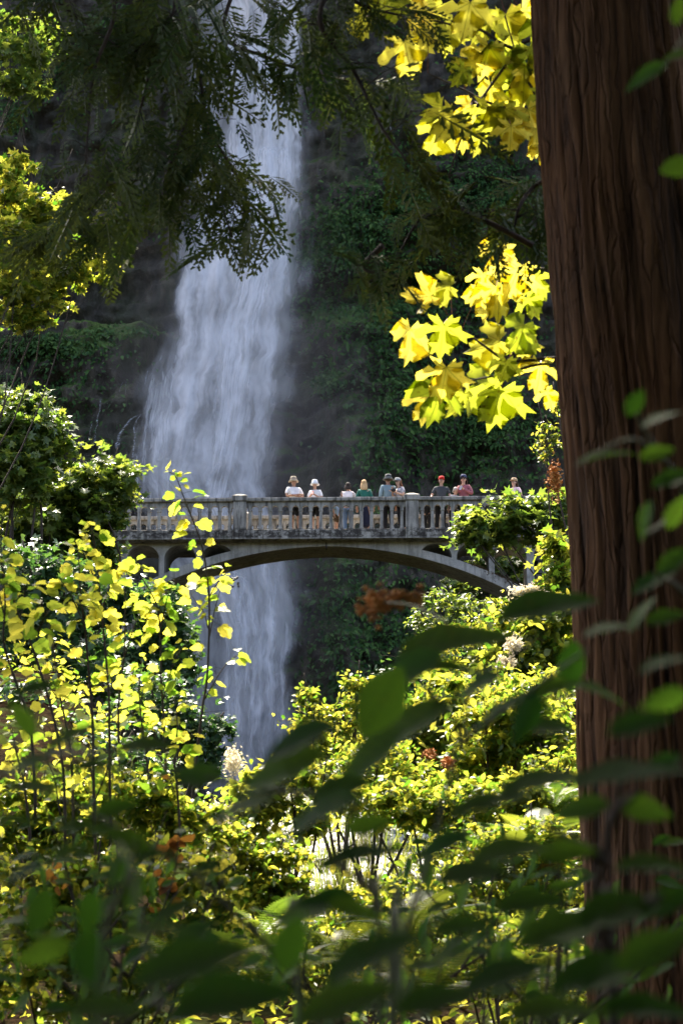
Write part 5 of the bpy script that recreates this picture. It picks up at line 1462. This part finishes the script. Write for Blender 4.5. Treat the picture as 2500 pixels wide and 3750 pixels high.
def person(label, px, depth, H, face, arms, top, legs, skin, hat=None, hair=None, glasses=False, sleeves='short', lean=0.0, bow=0.0, group='people on the footbridge', female=False):
    """face: degrees turned from looking at the lens (180 = back to the lens); arms: [(elbow), (wrist)] left and right in body frame"""
    x = (px - 1193) / 110.6
    loc = B0 + Matrix.Rotation(BRIDGE_YAW, 3, 'Z') @ Vector((x, depth, DECK))
    root = empty('person', loc, label, 'person', group)
    root.rotation_euler = (0, 0, R(face) + BRIDGE_YAW)
    k = H / 1.75 * 1.05
    sh = .19 if not female else .165
    def P(a): return Vector((a[0] * k + lean * a[2] * k, a[1] * k - bow * max(0, a[2] - .9) * k, a[2] * k))
    pts, ed, rad = [], [], []
    def add(p, r, prev=None):
        pts.append(P(p)); rad.append((r[0] * k, r[1] * k) if hasattr(r, '__len__') else r * k)
        if prev is not None: ed.append((prev, len(pts) - 1))
        return len(pts) - 1
    pel = add((0, 0, .94), (.145, .11)); wa = add((0, 0, 1.08), (.13, .10), pel); ch = add((0, .01, 1.28), (.15, .115), wa); nb = add((0, .01, 1.42), (.085, .08), ch)
    nk = add((0, 0, 1.49), .052, nb); jaw = add((0, -.025, 1.56), (.058, .066), nk); hd = add((0, -.012, 1.64), (.074, .092), jaw); tp = add((0, 0, 1.71), (.062, .078), hd)
    nose = add((0, -.112, 1.605), .014, hd)
    for s in (-1, 1): add((s * .082, .0, 1.61), .016, hd)
    for s in (-1, 1):
        hip = add((s * .09, 0, .86), .088, pel); kn = add((s * .10, -.02, .48), .058, hip); an = add((s * .105, .02, .08), .04, kn); toe = add((s * .12, -.15, .03), .035, an)
    hands = []
    for s, (el, wr) in zip((-1, 1), arms):
        sp = add((s * sh, .01, 1.39), .058, ch); e = add(el, .042, sp); w_ = add(wr, .03, e)
        hands.append(P(wr))
        dv = (Vector(wr) - Vector(el)).normalized(); side = dv.cross(Vector((0, 0, 1)));
        if side.length < .1: side = Vector((1, 0, 0))
        side.normalize()
        pm = add(tuple(Vector(wr) + dv * .06), (.036, .022), w_)
        for q, ln in zip((-1.5, -.5, .5, 1.5), (.065, .078, .075, .06)):
            add(tuple(Vector(wr) + dv * (.075 + ln) + side * q * .019 + Vector((0, 0, -.015))), .009, pm)
        add(tuple(Vector(wr) + dv * .05 + side * (-s) * .055), .011, w_)
    body = link('body', skin_mesh('body', pts, ed, rad, pel, 1), skin, root)
    # shirt
    pts, ed, rad = [], [], []
    lo = .80 if not female else .84
    a0 = add((0, 0, lo), (.165, .135)); a1 = add((0, 0, 1.08), (.152, .125), a0); a2 = add((0, .01, 1.28), (.172, .14), a1); a3 = add((0, .01, 1.425), (.098, .092), a2)
    for s, (el, wr) in zip((-1, 1), arms):
        sp = add((s * sh, .01, 1.385), .074, a2); el, wr = Vector(el), Vector(wr)
        if sleeves == 'short': add(tuple(Vector((s * sh, .01, 1.385)).lerp(el, .75)), .064, sp)
        elif sleeves == 'long':
            e = add(tuple(el), .056, sp); add(tuple(el.lerp(wr, .92)), .042, e)
    link('shirt', skin_mesh('shirt', pts, ed, rad, 0, 2), top, root)
    # legs: trousers, shorts or skirt
    kind, lm = legs
    pts, ed, rad = [], [], []
    p0 = add((0, 0, .95), (.16, .125))
    if kind == 'skirt':
        p1 = add((0, 0, .6), (.19, .16), p0); add((0, 0, .14), (.22, .2), p1)
    else:
        for s in (-1, 1):
            h = add((s * .095, 0, .82), .108, p0); kz = add((s * .10, -.02, .46 if kind == 'trousers' else .5), .078 if kind == 'trousers' else .088, h)
            if kind == 'trousers': add((s * .105, .015, .09), .062, kz)
    link({'skirt': 'skirt', 'trousers': 'trousers', 'shorts': 'shorts'}[kind], skin_mesh('legwear', pts, ed, rad, 0, 2), lm, root)
    def HP(a): return P(a)
    if hair:
        mb = MB(); ln, hm = hair
        c = HP((0, .012, 1.635)); mb.sphere(c + Vector((0, .012 * k, .03 * k)), .1 * k, 12, 8, (.88, 1.05, 1.0))
        rings = []
        for t in np.linspace(0, 1, 6):
            z = 1.66 - t * ln; r = .088 + .03 * math.sin(t * 2.4); rings.append([HP((math.cos(a) * r * 1.0, .03 + math.sin(a) * r * .75 + .02 * t, z)) for a in np.linspace(-.35, math.pi + .35, 10)] + [HP((math.cos(a) * r * .78, .03 + math.sin(a) * r * .5 + .02 * t, z)) for a in np.linspace(math.pi + .35, -.35, 10)])
        mb.loft(rings); link('hair', mb.mesh('hair', None, True), hm, root)
    if hat:
        kind, hm, band = hat; mb = MB(); n = 20
        def ring(r, z, dy=0.0, fr=1.0):
            return [HP((math.cos(a) * r * .92, dy + math.sin(a) * r * (1.08 if math.sin(a) > 0 else 1.08 * fr), z)) for a in np.linspace(0, 2 * math.pi, n, endpoint=False)]
        if kind == 'bucket':
            mb.loft([ring(.17, 1.625), ring(.175, 1.63), ring(.112, 1.70), ring(.102, 1.76), ring(.09, 1.785), ring(.03, 1.79)])
        else:
            mb.loft([ring(.106, 1.665), ring(.107, 1.68), ring(.102, 1.73), ring(.075, 1.77), ring(.02, 1.785)])
        h = link('hat', mb.mesh('hat', None, True), hm, root)
        if kind == 'bucket' and band:
            mb = MB(); mb.loft([ring(.118, 1.70), ring(.11, 1.735)], cap=False); link('hat_band', mb.mesh('hat_band'), band, h)
        if kind == 'cap':
            mb = MB(); arc = np.linspace(-math.pi * .92, -math.pi * .08, 9)
            a_ = [HP((math.cos(t) * .10, math.sin(t) * .10, 1.685)) for t in arc]; b_ = [HP((math.cos(t) * .085, math.sin(t) * .205, 1.668)) for t in arc]
            up = Vector((0, 0, .012)); mb.loft([a_ + [p + up for p in reversed(a_)], b_ + [p + up for p in reversed(b_)]]); link('cap_brim', mb.mesh('cap_brim'), band or hm, h)
    if glasses:
        mb = MB()
        for s in (-1, 1): mb.sphere(HP((s * .034, -.098, 1.632)), .026 * k, 8, 6, (1, .45, .8))
        mb.tube([HP((-.085, -.02, 1.64)), HP((-.06, -.092, 1.637)), HP((.06, -.092, 1.637)), HP((.085, -.02, 1.64))], .005 * k, 5)
        link('sunglasses', mb.mesh('sunglasses', None, True), cloth('dark_lens', (0.012, 0.012, 0.014), .2), root)
    else:
        for s in (-1, 1):
            mb = MB(); mb.sphere(HP((s * .033, -.094, 1.632)), .009 * k, 6, 5)
            link('eye', mb.mesh('eye', None, True), cloth('eye_dark', (0.03, 0.02, 0.015), .3), root)
    return root, hands


def people():
    white, black = cloth('white_cotton', (0.78, 0.77, 0.76)), cloth('black_cloth', (0.018, 0.018, 0.02))
    crossed = [((-.27, -.06, 1.14), (.10, -.22, 1.17)), ((.27, -.06, 1.13), (-.10, -.26, 1.13))]
    phone = [((-.25, -.04, 1.12), (-.05, -.27, 1.24)), ((.25, -.04, 1.12), (.05, -.27, 1.22))]
    up = [((-.26, -.16, 1.24), (-.08, -.26, 1.50)), ((.26, -.16, 1.24), (.08, -.26, 1.50))]
    rail = [((-.30, -.04, 1.12), (-.33, -.24, 1.02)), ((.30, -.04, 1.12), (.34, -.24, 1.02))]
    down = [((-.25, .02, 1.12), (-.26, -.06, .86)), ((.25, .02, 1.12), (.26, -.06, .86))]
    chin = [((-.24, -.12, 1.14), (-.02, -.26, 1.34)), ((.27, -.06, 1.14), (.02, -.27, 1.28))]
    q = {}
    q[0] = person('man in beige bucket hat and white T-shirt with folded arms', 1080, .62, 1.80, 18, crossed, white, ('shorts', black), M_SKIN2, ('bucket', cloth('beige_canvas', (0.45, 0.37, 0.26)), cloth('beige_band', (0.26, 0.21, 0.15))), (.06, cloth('dark_hair', (0.03, 0.02, 0.015))), True, lean=-.05)
    q[1] = person('person in white bucket hat and white shirt looking down at a red phone', 1152, .55, 1.66, -12, phone, white, ('shorts', black), M_SKIN, ('bucket', white, None), None, bow=.10, female=True)
    q[2] = person('small child in light blue shirt behind the balusters', 1229, .5, 1.02, 60, down, cloth('light_blue_cotton', (0.40, 0.55, 0.72)), ('shorts', cloth('brown_print', (0.10, 0.06, 0.03))), M_SKIN, None, (.06, cloth('dark_hair', (0.03, 0.02, 0.015))))
    q[3] = person('dark-haired person in white top and blue jeans with back turned', 1272, .75, 1.66, 176, up, cloth('pale_pink_white', (0.74, 0.68, 0.68)), ('trousers', cloth('blue_denim', (0.14, 0.22, 0.36))), M_SKIN, None, (.16, cloth('dark_hair', (0.03, 0.02, 0.015))), female=True)
    q[4] = person('blond person in dark green jacket and long navy skirt with back turned', 1338, .72, 1.76, 172, down, cloth('bottle_green', (0.012, 0.105, 0.075)), ('skirt', cloth('navy_cloth', (0.02, 0.025, 0.06))), M_SKIN, None, (.26, cloth('blond_hair', (0.50, 0.33, 0.16))), sleeves='long', female=True, lean=.04, bow=.1)
    q[5] = person('tall man in grey sun hat and blue-grey shirt with back turned', 1421, .70, 1.88, 200, down, cloth('blue_grey_shirt', (0.20, 0.28, 0.31)), ('trousers', black), M_SKIN2, ('bucket', cloth('grey_camo', (0.15, 0.15, 0.14), .85, .6, 25), cloth('black_band', (0.02, 0.02, 0.02))), (.08, cloth('brown_hair', (0.07, 0.04, 0.02))), sleeves='long')
    q[6] = person('woman in grey cap and sunglasses raising a camera beside the right post', 1474, .50, 1.74, -55, chin, cloth('black_white_print', (0.35, 0.34, 0.35), .85, .9, 9), ('trousers', black), M_SKIN, ('cap', cloth('grey_cap', (0.26, 0.27, 0.27)), None), (.26, cloth('auburn_hair', (0.20, 0.08, 0.03))), True, female=True, lean=-.07, bow=.12)
    q[7] = person('man in red cap and charcoal T-shirt with hands on the rail', 1611, .50, 1.74, 4, rail, cloth('charcoal_shirt', (0.055, 0.058, 0.062)), ('trousers', black), M_SKIN, ('cap', cloth('red_cap', (0.55, 0.03, 0.025)), None), (.05, cloth('brown_hair', (0.07, 0.04, 0.02))), bow=.14, lean=.03)
    q[8] = person('stooping grey-haired person in striped shirt between the red cap and the mauve sleeves', 1660, .62, 1.42, 30, down, cloth('striped_grey', (0.40, 0.40, 0.42), .85, .6, 14), ('trousers', black), M_SKIN, None, (.10, cloth('grey_hair', (0.42, 0.38, 0.34))), bow=.3)
    q[9] = person('woman in dark blue cap and mauve long-sleeved top holding a phone', 1700, .62, 1.85, -14, chin, cloth('mauve_knit', (0.30, 0.10, 0.12)), ('shorts', black), M_SKIN, ('cap', cloth('navy_cap', (0.04, 0.05, 0.11)), None), (.18, cloth('brown_hair', (0.07, 0.04, 0.02))), True, sleeves='long', female=True)
    q[10] = person('woman in tan visor and pale pink top by the overhanging leaves', 1887, .60, 1.72, -40, rail, cloth('pale_pink', (0.70, 0.50, 0.53)), ('trousers', black), M_SKIN, ('cap', cloth('tan_visor', (0.40, 0.27, 0.16)), None), (.2, cloth('brown_hair', (0.07, 0.04, 0.02))), female=True)
    q[11] = person('child in black seen through the balusters right of the post', 1564, .55, 1.08, 165, down, black, ('trousers', black), M_SKIN, None, (.10, cloth('auburn_hair', (0.20, 0.08, 0.03))))
    # things they hold
    def world_pt(i, p):
        r = q[i][0]; k = 1.0
        return r.location + Matrix.Rotation(r.rotation_euler.z, 3, 'Z') @ Vector(p)
    mb = MB(); c = world_pt(1, (0, -.42, 1.26)); mb.box(-.04, .04, -.008, .008, -.075, .075)
    o = mb.build('phone', cloth('red_case', (0.35, 0.02, 0.03), .4)); o.location = c; o.rotation_euler = (R(-35), 0, q[1][0].rotation_euler.z)
    tag(o, 'red phone in the hands of the person in the white bucket hat', 'phone')
    mb = MB(); mb.box(-.037, .037, -.005, .005, -.075, .075); o = mb.build('phone', cloth('silver_case', (0.45, 0.45, 0.47), .35)); o.location = world_pt(9, (-.02, -.38, 1.42)); o.rotation_euler = (R(-10), R(20), q[9][0].rotation_euler.z)
    tag(o, 'pale phone held by the woman with mauve sleeves', 'phone')
    mb = MB(); mb.box(-.07, .07, -.03, .03, -.045, .045); mb.box(-.025, .025, -.02, .02, .045, .065)
    mb.loft([[Vector((math.cos(a) * .035, y, math.sin(a) * .035)) for a in np.linspace(0, 2 * math.pi, 12, endpoint=False)] for y in (-.03, -.10)])
    o = mb.build('camera_body', black); o.location = world_pt(6, (0, -.36, 1.36)); o.rotation_euler = (0, 0, q[6][0].rotation_euler.z)
    o.name = 'hand_camera'; tag(o, 'black camera in the hands of the woman in the grey cap', 'camera')


people()
